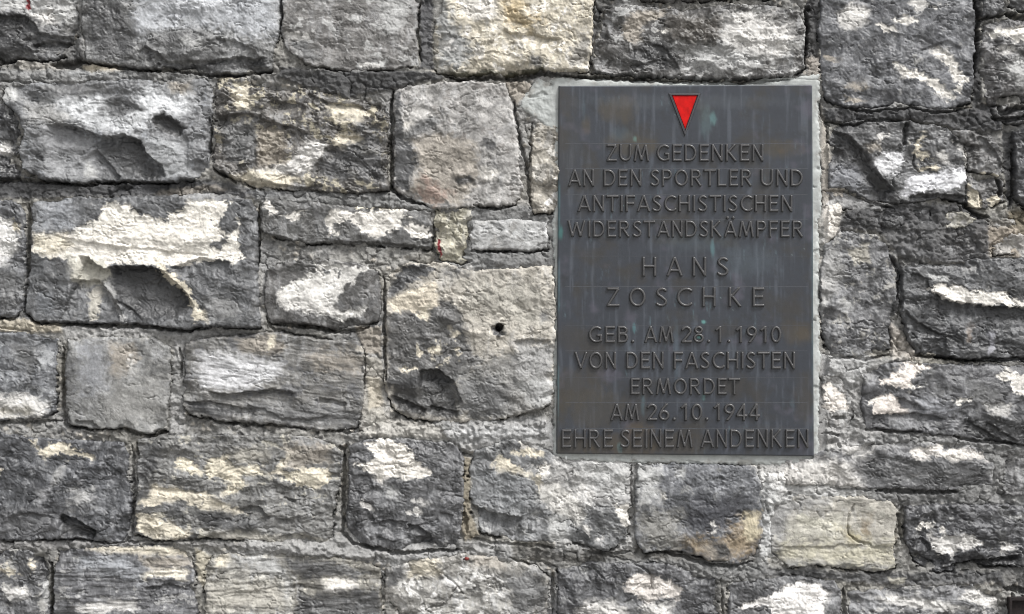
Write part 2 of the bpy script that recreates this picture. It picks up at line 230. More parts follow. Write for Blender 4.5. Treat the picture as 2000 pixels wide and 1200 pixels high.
('C',"300,950 340,955 400,962 450,985 482,1006 440,1000 400,992 350,976 300,986 270,986",5,.9),('C',"268,1008 300,1003 340,1025 376,1042 360,1055 300,1050 268,1036",5,.9),('O',"400,1035 500,1040 560,1050 600,1044 642,1054 520,1060 400,1052",7,.6),('D',"320,984 362,982 362,1010 328,1012",7,0),('D',"378,1000 450,1002 520,1020 480,1040 400,1030",8,0),
('D',"275,870 320,865 315,900 290,940 275,945",9,0),('Q',"560,870 640,870 640,905 560,915",14,0),('D',"270,955 295,955 290,975 270,975",6,0),('O',"450,880 520,875 520,900 460,905",14,0),
((226,220,210),"712,868 745,856 765,854 778,864 800,876 815,884 812,898 824,905 842,920 838,930 800,935 762,930 742,943 735,930 705,916 690,906 716,902 730,892 722,876",2.5,1),('V',"700,974 725,985 732,997 710,990",3,.5),('V',"795,1000 815,990 828,1000 815,1009",2.5,.5),('V',"803,978 825,974 833,985 815,986",5,.4),('L',"748,950 775,955 782,975 760,968",7,.3),
('W',"1013,862 1045,857 1048,872 1018,874",2.5,.5),('C',"962,908 980,888 1000,904 1016,916 1014,932 992,920 970,926",3.5,.5),('C',"1014,918 1052,926 1060,946 1052,968 1044,945 1018,930",3.5,.5),('C',"1000,884 1035,878 1062,884 1060,892 1020,892",4,.5),('W',"1045,910 1062,905 1078,915 1060,922",4,.5),
((208,205,198),"1056,948 1090,945 1118,965 1142,1000 1132,1024 1100,1010 1070,990 1052,968",7,.5),('L',"1128,908 1228,910 1230,960 1190,975 1158,955 1130,930",14,0),('W',"1203,985 1230,988 1228,1012 1221,1040 1210,1018",3,.5),('V',"1140,955 1158,962 1150,975 1140,968",3,.3),('V',"1140,1028 1152,1028 1150,1045 1140,1042",3,.3),('V',"1165,1045 1175,1045 1175,1055 1165,1056",3,.3),('L',"1068,1010 1106,1008 1106,1058 1075,1060",7,0),
((136,138,140),"925,920 960,920 1040,930 1048,960 1040,1000 980,995 920,970",12,0),
('L',"1240,907 1290,907 1278,990 1246,985",18,0),((72,73,80),"1360,965 1462,972 1445,1030 1400,1050 1345,1040 1330,1000",20,0),((158,138,108),"1318,1060 1360,1050 1400,1060 1450,1015 1482,1010 1476,1084 1420,1090 1370,1085",18,0),('Q',"1370,1068 1400,1060 1420,1065 1425,1092 1400,1094",8,0),((205,192,160),"1455,1002 1484,1002 1482,1040 1465,1060 1452,1035",9,0),('K',"1392,1064 1418,1062 1428,1088 1400,1090",7,0),((140,138,132),"1240,1000 1330,1000 1325,1072 1262,1072",16,0),('V',"1388,1020 1396,1016 1397,1038 1390,1040",2,0),('W',"1294,960 1298,960 1298,972 1294,972",1.5,0),
('L',"1322,915 1340,915 1335,935 1322,932",6,0),
('D',"1503,985 1530,976 1540,1000 1528,1040 1505,1050",10,0),('D',"1505,1070 1526,1068 1530,1085 1512,1092",4,0),('N',"1510,985 1545,970 1620,972 1600,990 1540,1010 1535,1060 1510,1070",14,0),((192,188,174),"1540,1020 1660,1012 1650,1060 1540,1055",16,0),((150,145,132),"1600,1085 1745,1070 1748,1112 1600,1105",16,0),('M',"1510,1095 1600,1092 1700,1098 1745,1100 1745,1118 1600,1112 1520,1110",9,0),((204,200,182),"1560,1008 1640,1016 1642,1032 1560,1030",9,0),((170,158,120),"1640,1030 1670,1040 1700,1050 1660,1062",12,0),((196,190,166),"1530,1065 1740,1065 1742,1100 1530,1092",20,0),('B',"1680,1015 1700,1010 1695,1045 1682,1040",10,0),
('W',"1786,1032 1800,1020 1820,1022 1822,1030 1806,1034",2,.8),('W',"1838,1034 1848,1036 1846,1044 1838,1042",1.5,.5),('V',"1812,1042 1845,1048 1900,1046 1924,1064 1872,1072 1866,1086 1838,1086 1822,1070",3,1),('V',"1955,1064 1980,1066 1995,1075 1958,1080",3,.6),('L',"1975,1008 2045,1005 2045,1016 1985,1014",3,.4),('L',"1845,1008 1862,1012 1855,1018",3,.4),('L',"1860,1088 1866,1094 1858,1095",2,.3),
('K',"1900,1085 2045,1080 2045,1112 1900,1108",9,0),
((206,202,196),"1524,915 1600,900 1640,905 1668,925 1682,948 1530,950",12,0),((222,216,208),"1780,882 1842,862 1842,878 1905,880 1938,890 1932,900 1888,898 1862,904 1832,890 1800,900 1778,896",3,.8),('W',"1778,928 1792,925 1791,936 1778,936",1.5,.5),('D',"1672,905 1770,895 1850,905 1925,892 1930,950 1800,955 1700,950 1665,925",14,0),('V',"1640,866 1700,870 1690,890 1650,885",12,0),
('L',"1932,915 1952,915 1950,945 1936,940",7,0),
# bottom row
('V',"10,1148 50,1148 58,1164 20,1170 8,1160",5,.4),('C',"-40,1103 15,1108 42,1124 12,1121 -40,1115",4,.4),('C',"58,1096 68,1096 70,1112 60,1110",4,.4),('L',"85,1135 98,1140 96,1180 86,1175",5,0),
((220,212,194),"272,1122 300,1115 335,1110 366,1118 364,1128 340,1132 312,1124 285,1130",3,.6),('C',"165,1068 300,1070 364,1072 372,1090 310,1084 200,1080",6,.4),('V',"150,1184 200,1176 262,1172 272,1190 152,1196",7,.4),('G',"160,1085 240,1085 280,1110 270,1135 230,1120 160,1110",14,0),('Q',"275,1088 375,1088 375,1105 290,1112",9,0),('K',"110,1180 150,1180 150,1240 110,1240",12,0),
('D',"556,1095 640,1092 722,1120 690,1132 585,1128",9,0),('W',"628,1132 660,1126 700,1140 690,1150 660,1162 636,1150",7,.4),('D',"578,1165 700,1150 746,1150 746,1245 560,1245",12,0),('L',"450,1085 540,1090 570,1130 560,1200 550,1130 470,1100",10,0),('O',"405,1135 550,1140 555,1190 405,1190",20,0),('C',"425,1090 445,1085 440,1102 425,1104",5,0),
('D',"752,1112 784,1104 790,1132 756,1150",7,0),('E',"982,1120 1060,1112 1072,1160 1060,1200 1005,1200",16,0),('V',"760,1165 790,1158 800,1180 790,1192 765,1180",7,0),((180,172,160),"920,1085 980,1088 985,1110 925,1108",9,0),('C',"800,1100 850,1092 860,1120 800,1125",10,0),
((216,208,200),"1220,1135 1248,1118 1290,1130 1322,1142 1334,1158 1322,1172 1290,1168 1262,1180 1245,1165 1222,1150",3.5,1),('V',"1125,1188 1160,1172 1200,1172 1222,1188 1222,1245 1190,1245 1180,1205 1130,1200",7,.7),('V',"1255,1185 1290,1175 1310,1182 1300,1245 1240,1245",10,.4),('L',"1128,1108 1145,1112 1138,1125",4,.3),
((232,228,224),"1440,1186 1462,1176 1500,1160 1530,1148 1556,1137 1602,1140 1624,1158 1612,1170 1608,1245 1512,1245 1500,1210 1506,1190 1480,1180 1450,1190",2.2,1.5),
('V',"1895,1152 1940,1158 1955,1175 1948,1190 1900,1178 1870,1170",6,.6),('V',"1700,1168 1760,1165 1850,1178 1900,1190 1850,1192 1750,1180",6,.5),
]
# broad lighter and darker tone zones across stones and joints alike: tone, outline, softness, strength
ZN = [
('V',"1090,900 1235,905 1232,980 1140,990 1060,960 1040,920",22,.55),('V',"1480,912 1560,898 1680,900 1690,948 1600,955 1490,945",16,.6),('L',"1484,920 1512,930 1512,1090 1490,1090",8,.6),('L',"1600,690 1700,700 1700,730 1660,760 1604,735",14,.55),
('N',"1600,850 1700,855 1900,862 1960,880 1800,870 1640,880",10,.6),('L',"700,815 880,835 1080,822 1080,855 880,862 700,852",12,.5),('V',"1000,720 1078,715 1078,800 1030,800",14,.45),('V',"1600,395 1650,392 1640,450 1606,470",9,.55),('L',"1604,460 1640,470 1640,560 1606,600",16,.45),
((66,67,70),"1890,-45 2045,-45 2045,60 1990,35 1920,60 1915,240 2045,215 2045,420 1975,400 1900,300",26,.38),((60,61,64),"1760,520 2045,598 2045,700 1800,690 1760,600",26,.55),((62,63,66),"1880,815 2045,800 2045,870 1900,855",16,.5),((66,67,72),"1770,990 2045,1075 2045,1150 1900,1140 1780,1110",26,.4),
((66,66,68),"60,75 160,60 165,125 60,115",18,.5),((64,65,67),"-45,345 420,345 480,372 300,384 -45,388",14,.5),((64,65,68),"-45,205 30,215 35,260 -45,270",14,.45),((66,67,70),"540,120 620,140 760,145 860,140 760,172 600,172",18,.35),((62,63,66),"1605,215 1760,222 1950,225 1960,250 1760,238 1610,240",14,.45),
((64,65,68),"1640,255 1700,320 1760,385 1700,380 1640,330",22,.35),((62,62,64),"1640,395 1930,385 1940,440 1640,445",18,.35),((74,76,80),"870,730 930,760 930,820 790,815 780,770",22,.5),((78,80,84),"-45,850 230,870 250,1045 -45,1045",50,.35),((80,81,84),"690,960 900,960 895,1070 700,1050",30,.35),
('L',"1085,985 1120,980 1115,1050 1080,1050",12,.5),('N',"350,372 500,360 560,378 450,385 360,385",10,.5),('L',"120,128 200,124 260,142 150,152",9,.5),('V',"1035,168 1085,168 1085,250 1050,232 1030,205",8,.35),('N',"505,470 560,480 575,510 510,520",9,.5),((168,164,154),"716,690 750,700 752,830 716,835",8,.6),
('L',"440,690 545,705 520,745 400,745 400,700",20,.4),('L',"-45,770 100,780 90,815 -45,818",10,.5),('L',"780,1100 1040,1100 1050,1240 800,1240",50,.35),('L',"420,1090 560,1100 560,1240 410,1240",40,.3),((178,178,176),"920,430 1070,432 1070,488 925,488",12,.4),
('L',"1410,30 1560,40 1560,140 1330,140 1410,90",30,.35),((188,190,192),"280,-45 545,-45 540,60 290,60",30,.4),((190,192,196),"130,195 370,185 360,240 200,250",22,.35),((74,75,78),"1090,1110 1230,1120 1230,1180 1100,1180",30,.4),((72,73,76),"1345,1120 1410,1150 1405,1240 1340,1240",20,.4),
]
# light mortar tones: tone, outline, softness, raise in mm (level shift)
MP = [
('D',"550,130 640,138 760,140 850,140 870,152 800,165 770,172 680,190 600,172 540,150",6,6),((95,95,98),"820,-45 848,-45 846,0 844,60 848,135 820,135",5,0),('D',"1155,0 1180,10 1172,60 1158,90 1160,135 1150,130",5,0),
((84,84,86),"1574,-45 1602,-45 1600,120 1575,140",5,-3),((168,160,150),"1575,110 1598,110 1602,150 1580,150",6,0),('N',"150,-45 168,-45 160,60 168,118 150,110 154,60",6,5),((112,110,106),"60,110 170,118 240,130 250,145 150,150 60,155 0,165 -45,160 -45,120",10,0),
((165,160,152),"30,112 60,112 130,135 90,150 40,140",8,3),('N',"-45,145 120,140 260,140 300,150 150,158 -45,172",7,3),((172,160,138),"155,125 210,122 240,140 180,148",7,2),('Q',"985,155 1040,158 1030,180 1010,205 995,185",6,4),
((104,104,106),"-45,350 100,355 250,355 400,352 420,350 500,370 600,375 600,390 300,382 60,388 -45,390",9,0),('Q',"330,368 420,360 440,372 360,382 300,380",8,2),((186,176,156),"-45,620 60,624 115,634 120,650 -45,648",8,4),
((168,163,154),"712,690 748,700 752,800 760,820 900,830 1080,820 1080,850 900,858 700,850 706,760",9,5),((185,176,160),"716,735 742,740 750,790 722,800",5,2),('Q',"690,638 745,640 745,690 715,690 700,660",6,2),((170,168,164),"500,520 516,530 512,600 520,650 500,640",5,0),
((178,174,168),"1500,912 1530,900 1640,862 1690,868 1640,895 1540,912 1520,990 1495,980",8,7),((188,180,168),"1606,205 1625,330 1650,372 1640,440 1640,455 1610,480 1604,300",6,7),((118,108,88),"1968,410 2045,405 2045,470 1990,466 1972,440",8,-3),((160,148,132),"1900,440 1990,445 1990,505 1940,500 1900,470",12,2),
((182,177,170),"1598,696 1690,700 1690,722 1665,755 1640,735 1603,738",6,7),((182,174,164),"1740,630 1765,650 1795,695 1740,708",5,5),((100,100,102),"1610,212 1800,208 1900,212 1960,220 1960,255 1880,256 1850,248 1760,234 1620,238",6,8),
((104,104,106),"1650,410 1780,395 1900,400 1930,440 1930,510 1850,516 1750,500 1720,455 1640,450",12,5),('D',"1740,500 1765,520 1758,600 1742,620",5,0),((150,148,146),"1606,800 1900,855 2045,872 2045,888 1900,866 1650,868 1606,860",10,5),((84,84,86),"1890,-45 1922,-45 1916,60 1918,200 1960,206 1955,225 1900,215 1905,40",6,-4),
((84,84,86),"1960,255 1982,260 1985,395 1970,410 1962,340",6,-4),((150,148,146),"250,1058 640,1065 760,1080 750,1096 500,1072 330,1062 100,1072 -45,1075 -45,1058 130,1052",9,4),((178,170,150),"380,1070 410,1090 398,1150 384,1130",6,2),((150,147,142),"1490,970 1512,1000 1500,1080 1490,1100 1480,1080",6,4),
((150,140,120),"905,890 920,900 918,1000 935,1045 905,1060 898,1000",5,3),((110,108,104),"900,1062 1080,1066 1220,1080 1240,1060 1490,1105 1490,1140 1400,1120 1100,1098 900,1078",10,0),((112,112,113),"1490,1108 1760,1120 1960,1116 1960,1140 1740,1145 1600,1130 1500,1130",9,2),
('N',"120,640 270,636 500,644 480,656 200,660 130,664",9,0),((176,172,158),"1735,1130 1770,1128 1765,1140 1740,1142",4,0),((118,118,118),"925,405 1035,405 1080,418 1080,436 925,430",7,0),((112,112,112),"920,490 1080,490 1080,522 920,530 860,515",7,0),('V',"860,515 920,505 925,530 870,535",5,4),
((130,128,124),"600,385 760,380 850,408 840,412 700,402 560,394",8,4),
]
UPZ = [('N',"1080,880 1250,890 1250,1000 1240,1080 1080,1080",14,3),('L',"1480,890 1700,860 1700,960 1620,985 1480,1110",14,6),('M',"1690,840 2045,868 2045,995 1700,985",16,4.5),('N',"1600,690 1770,700 1700,860 1600,860",14,5),('M',"850,395 1090,400 1090,530 850,520",14,3),('M',"-45,135 420,140 430,172 -45,172",8,5),
('N',"840,815 1085,815 1085,890 900,880",12,6),('M',"500,370 860,378 850,412 500,402",10,5),('M',"1180,1090 1500,1100 1500,1140 1180,1125",10,5),('N',"480,1050 1000,1060 1000,1100 480,1085",10,5),('N',"340,650 370,650 360,850 330,850",8,3)]
# ledges: the wall steps back on the right hand of travel (left-to-right = below the line): line, step mm, run-out mm
LE = [
("-40,30 50,30 68,45 78,66 140,72",9,45),("60,88 100,80 148,84",10,18),("420,75 460,80 500,100 512,120",6,30),("268,108 285,92 310,104 330,122 420,118 470,112 526,114",9,22),("272,100 290,76 330,64 380,60 430,72",-5,30),
("858,66 875,66 893,72",7,18),("982,52 1000,68 1040,65 1070,75 1098,76",8,22),("930,105 960,100 1010,110",3,30),("1260,80 1300,95 1330,138",4,30),
("1790,100 1850,80 1880,95",3,30),("1945,188 1985,183 2045,182",20,18),("1740,65 1800,70 1860,110",2,40),
("85,245 130,243 160,252 200,268 240,264 275,275 290,300 318,325 328,352",17,75),("188,288 205,310 238,348",9,40),("365,262 372,300 366,345",3,30),("60,180 110,200",3,25),
("418,226 490,222 530,238 565,245 600,258",10,28),("480,300 500,270 502,330",3,22),("600,180 640,200 700,205 740,225",7,20),("430,335 480,355 540,360 610,368",9,18),("660,262 700,268 740,256",5,18),("520,200 570,195 600,210",6,20),
("787,182 790,240 792,268",-3,20),("810,278 840,262 870,245",2,20),("885,352 905,345 930,352",4,20),
("1622,252 1660,268 1690,300 1715,340 1752,378",12,60),("1795,328 1832,332",6,12),("1770,384 1800,378 1870,380 1888,384",10,22),("1862,262 1866,274 1885,280 1907,284",9,14),("1908,262 1940,290 1958,320",5,20),("1900,338 1930,345 1958,352",7,14),("1888,362 1913,378",4,12),
("1640,432 1700,440 1760,448 1835,450",8,18),("1690,400 1760,402 1820,392",8,20),("1820,448 1900,444",11,12),("1900,410 1925,430 1925,445",10,20),("1850,405 1915,432",-8,16),
("1812,566 1850,585 1900,594 1960,600 2045,598",13,90),("1765,602 1790,630 1830,650 1852,655",6,40),("1775,530 1810,545 1815,570",5,25),("1800,660 1850,662",3,22),
("1700,810 1760,806 1810,808 1850,818",8,22),("1745,775 1775,782 1810,800",6,25),("1880,815 1920,840 1960,862",6,30),("1925,822 1960,845 1990,862",5,25),
("150,498 170,502 205,526 230,520 300,521 320,530 345,553 368,575 384,602",22,90),("135,545 190,547 205,562 225,590 242,618",13,45),("330,525 392,504 430,508 455,514",8,45),("222,585 255,600 275,622",5,22),("95,455 150,470 230,480 330,490 420,498",3,60),("240,485 260,505",2,20),
("510,456 560,464 592,478",9,14),("700,418 712,440",3,20),("640,470 760,474 848,484",8,12),
("815,722 858,722 888,745 905,792",15,60),("1000,668 1020,662 1079,664",7,22),("760,770 800,785 835,800",9,18),("840,790 880,800 900,802",7,18),("745,535 800,522 860,515",4,20),("890,600 925,640 930,700",2,60),
("405,764 455,768 500,764 530,758 582,766",12,26),("622,776 650,780 678,786",8,14),("358,786 400,782 470,795 505,800",5,24),("480,790 520,800 560,820",4,22),("548,816 600,820 640,812",5,14),("145,818 180,822 200,836",7,16),("230,830 290,845 322,836",4,12),
("118,1003 150,1014 195,1038",16,24),("205,900 240,925",4,24),("10,1010 60,1000 110,1012",4,24),
("462,993 490,987 512,994 532,1012",7,18),("372,1040 400,1046 445,1038",5,14),("552,970 580,974",6,10),("540,1050 580,1040 620,1054",7,14),("270,952 330,955 400,960",3,18),("640,1000 600,1010 540,1015",-4,18),
("722,1022 760,1015 798,1018",6,20),("798,1022 830,1034 850,1054",10,22),("735,1046 775,1056",5,14),("682,925 720,930 738,960",3,30),("860,1000 885,1005",5,12),
("918,984 940,993 970,1003 1022,1010",13,34),("1030,1012 1048,1014",3,16),("1118,1058 1160,1072 1200,1070",7,10),
("1530,1066 1600,1068 1640,1062 1745,1066",3,18),
("1770,1060 1800,1085 1830,1100",8,20),("1830,1110 1880,1100 1960,1088 1995,1084",13,18),("1800,1045 1820,1075 1850,1090",6,25),
("500,1150 580,1142 640,1150",3,14),("850,1108 868,1132",4,18),("1140,1135 1200,1140",2,30),("280,1148 330,1140 372,1152",5,16),
("1500,1110 1600,1120 1700,1128",6,14),
]
# scoops: outline, depth, softness (negative = boss)
SO = [
("298,226 320,221 345,235 368,250 352,268 325,262 300,250",11,12),("85,255 130,252 180,290 190,330 150,350 100,350 90,320",6,30),("290,275 320,266 370,300 370,340 335,345 305,310",-4,16),("200,200 250,185 282,220 235,232",3,14),
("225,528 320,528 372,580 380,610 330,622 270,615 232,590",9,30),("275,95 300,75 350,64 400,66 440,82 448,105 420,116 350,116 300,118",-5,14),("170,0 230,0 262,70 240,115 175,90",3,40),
("1765,240 1775,240 1768,290 1762,290",5,3),("1815,470 1830,470 1830,505",4,6),("1700,340 1740,372 1720,384 1690,350",8,12),
("770,640 800,600 905,640 910,700 860,740 770,740",3,40),("60,410 190,400 180,440 70,450",2,30),("120,1012 185,1042 190,1050 122,1048",8,8),
("1225,995 1240,990 1238,1018 1226,1020",18,4),("1224,1028 1238,1030 1236,1058 1222,1060",20,4),("402,280 420,278 418,300 404,300",14,6),
("1745,1062 1756,1064 1752,1090 1746,1090",16,3),("92,1120 106,1115 104,1190 96,1195",10,3),
]
# cracks and open joints: line, half width, depth
CR = [
("870,151 905,155 960,151 1000,156 1060,144 1110,150 1200,153 1290,159 1430,163 1540,156",4,24),("165,122 240,133 300,139 330,136 410,149 480,146 528,138",3,16),("100,128 140,128 160,120",7,22),
("545,-40 552,30 545,60",2.5,12),("818,10 816,60 822,120",2.5,12),("1574,20 1576,60 1572,130",4,22),("1575,14 1585,20",5,18),("1905,0 1914,35 1908,80 1904,150",4,18),("1918,36 1945,33 1965,26",3,18),("1968,26 1985,34 2045,32",7,24),
("-40,352 80,356 160,362 260,356 330,358",2.5,13),("-40,346 90,353",2,9),("410,232 408,290 404,310",4,16),("765,180 766,300 766,370 790,390 830,402",4,20),("1005,200 1012,260 1030,330 1035,400",3.5,14),("430,335 455,352 460,358",4,14),
("56,400 56,470 50,560 47,610",4,16),("505,400 506,460 504,520",2.5,13),("50,612 70,630 180,637 280,638 370,647 405,640",3.5,16),("530,634 600,638 665,650 700,645 720,640",3.5,16),("520,618 530,640 560,652 620,660 650,664",2.5,11),
("750,540 751,620 752,700 755,740",2.5,14),("925,402 960,408 1000,402",3,12),("920,492 1070,490",2.5,10),("846,440 848,500",3,9),
("124,680 122,760 126,830 180,842",3.5,14),("240,838 290,852 325,844",4,18),("348,680 355,700 352,740",2.5,12),("395,812 430,826 540,833 560,835",2.5,13),("655,842 680,845 708,842",3,12),("714,690 712,760",1.5,10),
("258,870 262,960 256,1050 240,1062",2.5,9),("672,880 672,960 668,1040 690,1062 770,1080 830,1078 895,1074",3.5,17),("664,872 672,880 676,868",3,14),("908,1000 912,1040",3,10),("200,1062 240,1060 300,1058 380,1056",1.5,8),
("270,1062 280,1072",2,5),("101,1100 102,1180 98,1240",4,18),("1080,1120 1078,1200",3,13),("1085,1108 1060,1098 1030,1095",2,8),("1410,1150 1416,1240",2.5,10),("1648,1150 1650,1240",4,14),
("918,1050 960,1062 1020,1064 1080,1070",3,10),("1150,1078 1180,1082 1230,1078",3,12),("1295,1078 1350,1094 1390,1104 1440,1106 1470,1098",3,14),("1232,910 1234,990",2,9),
("1495,975 1500,1000",2,6),("1710,958 1760,960 1830,962 1870,960",4,20),("1620,953 1700,958",2,9),("1755,1005 1762,1060",2.5,10),("1765,990 1760,1010",2,8),("1545,962 1530,972",3,8),
("1610,238 1640,242 1670,246 1690,238 1760,236",2.5,14),("1650,212 1700,218 1780,212 1830,222 1860,218 1900,208",2.5,13),("1600,200 1608,235 1620,248",3,12),("1768,240 1763,290",2,8),("1783,300 1782,322 1797,338",2,7),("1758,338 1740,352 1745,366",1.2,4),
("1608,240 1618,260 1612,290 1606,300",3,12),("1935,230 1965,235 2045,226",4,20),("1950,205 1960,222 1990,210 2045,216",6,22),("1886,350 1884,400",1.5,8),("1915,376 1914,404",1.5,7),("1880,398 1910,422 1930,424",5,20),("1978,300 1980,360 1975,400",3,12),("1945,350 1955,372 1952,382",4,16),
("1610,372 1660,376 1700,396 1745,408",2,9),("1620,700 1660,698 1690,704 1735,692",3,14),("1606,692 1650,700 1700,700",2,8),("1790,694 1850,700 1890,706 1920,702 2045,702",3.5,17),("1738,640 1742,690",1.5,6),("1758,540 1760,580 1752,620",2.5,10),("1740,660 1758,682",2,5),
("1606,846 1640,850",3,12),("1690,838 1760,846 1800,842",3,12),("1860,852 1900,862 1990,868",2.5,11),("1625,818 1650,816",3,10),("1740,500 1752,522",2,8),
("1040,240 1036,300 1034,400",2,10),("1078,820 1082,835",3,8),("995,1090 1020,1098 1050,1112 1076,1130",2.2,9),("890,1145 885,1160 870,1180 830,1190",1.5,7),("865,1120 890,1140 905,1160 888,1158",1.2,4),("560,478 590,484 600,480",2,7),
("1655,1040 1672,1058 1700,1064",2,6),("1668,985 1657,1010 1655,1040",1.8,5),("0,122 30,120",3,10),("-40,163 30,158 60,163",2,7),("1920,860 1985,868",3,8),("1960,1148 1985,1152 2045,1160",5,22),
("-40,617 25,624",3,12),("0,640 60,648",1.5,6),("-40,828 60,826 120,822",2,10),("1180,1130 1160,1112",1.5,4),("1230,1098 1270,1118 1275,1150",1.5,6),("1140,1075 1180,1084 1240,1098 1280,1100",1.8,6),
]

# ------------------------------------------------------------------ rasters over the viewed wall, 1 cell = 2 mm
RES = 1.65
X0, X1, Y0, Y1 = -50.0, 2050.0, -50.0, 1250.0
nx = int((X1 - X0) / RES) + 1; ny = int((Y1 - Y0) / RES) + 1
gx, gy = np.meshgrid(X0 + RES * np.arange(nx, dtype=np.float32), Y0 + RES * np.arange(ny, dtype=np.float32))
def warp(x, y):
    wx = x + 3.2 * fbm(x, y, 26, 3, 101, .6) + 1.2 * grad(x / 6.5, y / 6.5, 111)
    wy = y + 3.2 * fbm(x, y, 26, 3, 131, .6) + 1.2 * grad(x / 6.5, y / 6.5, 141)
    return wx, wy
WX, WY = warp(gx, gy)
RAG = fbm(gx, gy, 15, 4, 201, .68)                    # ragged edge noise
def win(poly, m):
    a = max(0, int((poly[:, 0].min() - m - X0) / RES)); b = min(nx, int((poly[:, 0].max() + m - X0) / RES) + 2)
    c = max(0, int((poly[:, 1].min() - m - Y0) / RES)); d = min(ny, int((poly[:, 1].max() + m - Y0) / RES) + 2)
    return slice(c, d), slice(a, b)

def rough_field(x, y, seed, aniso, slope=0.0):
    yy = y - slope * x
    ax = 1.0 + aniso * 1.3
    big = fbm(x, yy, 85, 3, seed, .5, ax=ax)
    t = fbm(x, yy, 52, 3, seed + 40, .46, ax=ax) * 1.6
    t = t * 2.6; q = np.floor(t); fr = t - q; st = sst(.40, .47, fr); terr = (q + st + .25 * (fr - .5)) / 2.6
    lv = (q + st); return big, terr, np.sin(lv * 2.4 + seed)

# features cut into everything that stands at the place
FEAT = np.zeros_like(gx)
for s, dep, run in LE:
    pl = P(s); w = win(pl, run * 2.2 + 15)
    d, side, arc = pline(pl, WX[w], WY[w]); st = side * d
    tap = sst(0, .10, arc) * sst(1, .90, arc)
    v = sst(-0.5, 2.6, st) * np.exp(-np.maximum(st, 0) / run) * (1 - sst(run * 1.3, run * 2.2, st))
    lip = np.exp(-np.abs(st) / 9) * (st < 0) * 0.10
    FEAT[w] -= 1.28 * dep * tap * (v - lip * (dep > 0))
for s, dep, soft in SO:
    pl = P(s); w = win(pl, soft + 6); FEAT[w] -= dep * sst(-soft * .25, soft, sdf(pl, WX[w], WY[w]))
# the drilled hole
hp = np.hypot((WX + gx) / 2 - 976, (WY + gy) / 2 - 640); FEAT -= 42 * (1 - sst(5.5, 9, hp + 2.5 * RAG)); hp2 = np.hypot(WX - 967, WY - 647); FEAT -= (8 + .5 * (WX - 967) - .5 * (WY - 647)) * (1 - sst(9, 13, hp2))
for cx, cy, r_, dd in ((981, 652, 4, 7), (971, 660, 4, 5)): FEAT -= dd * (1 - sst(r_ - 2, r_ + 1.5, np.hypot(gx - cx, gy - cy)))
CRK = np.zeros_like(gx)
for s, hw, dep in CR:
    pl = P(s); w = win(pl, hw * 3 + 8); d, side, arc = pline(pl, WX[w], WY[w])
    ww = hw * (0.65 + 0.75 * sst(-.6, .7, RAG[w])) * (0.35 + .65 * sst(0, .14, arc) * sst(1, .86, arc))
    CRK[w] = np.maximum(CRK[w], dep * (1 - sst(ww * .45, ww * 1.15 + .8, d)))

spk = fbm(gx, gy, 6.2, 2, 361, .5)
# stones: distance fields first
stones = []; DST = np.full(gx.shape, -1e3, np.float32)
for k, (o, base, mot, cov, h0, rg, an, sl) in enumerate(ST):
    pl = P(o); w = win(pl, 22); x, y = WX[w], WY[w]
    d = sdf(pl, x, y) + 2.5 * RAG[w] + 1.2 * spk[w] + 0.8
    stones.append((k, w, d)); DST[w] = np.maximum(DST[w], d)

lum_n = fbm(gx, gy, 120, 4, 301); fine = fbm(gx, gy, 8.5, 2, 321, .62); fine2 = fbm(gx, gy, 22, 3, 341, .6)
spk = fbm(gx, gy, 6.2, 2, 361, .5); MOT = fbm(gx, gy, 34, 5, 381, .66)
ROUGHMASK = sst(-.25, .45, fbm(gx, gy, 70, 3, 401, .6))
wl1, wl2, wid = worley(WX, WY, 13, 421); wm1, wm2, wmid = worley(WX + 2 * fine, WY, 27, 441)
wide = ridged(gx, gy, 16, 3, 461)

_a = fbm(WX, WY, 30, 3, 721, .55, ax=2.6); _b = fbm(WX, WY, 21, 3, 727, .55, ax=2.0); _c = fbm(WX, WY, 12, 3, 729, .55, ax=1.5)
FIS = np.maximum(sst(.085, .0, np.abs(_a)) * sst(.12, .5, fbm(gx, gy, 55, 3, 731)), .7 * sst(.085, 0, np.abs(_b)) * sst(.15, .5, fbm(gx, gy, 48, 3, 737)))
FIS = np.maximum(FIS, .6 * sst(.12, 0, np.abs(_c)) * sst(.2, .5, fbm(gx, gy, 70, 4, 739, .6)))

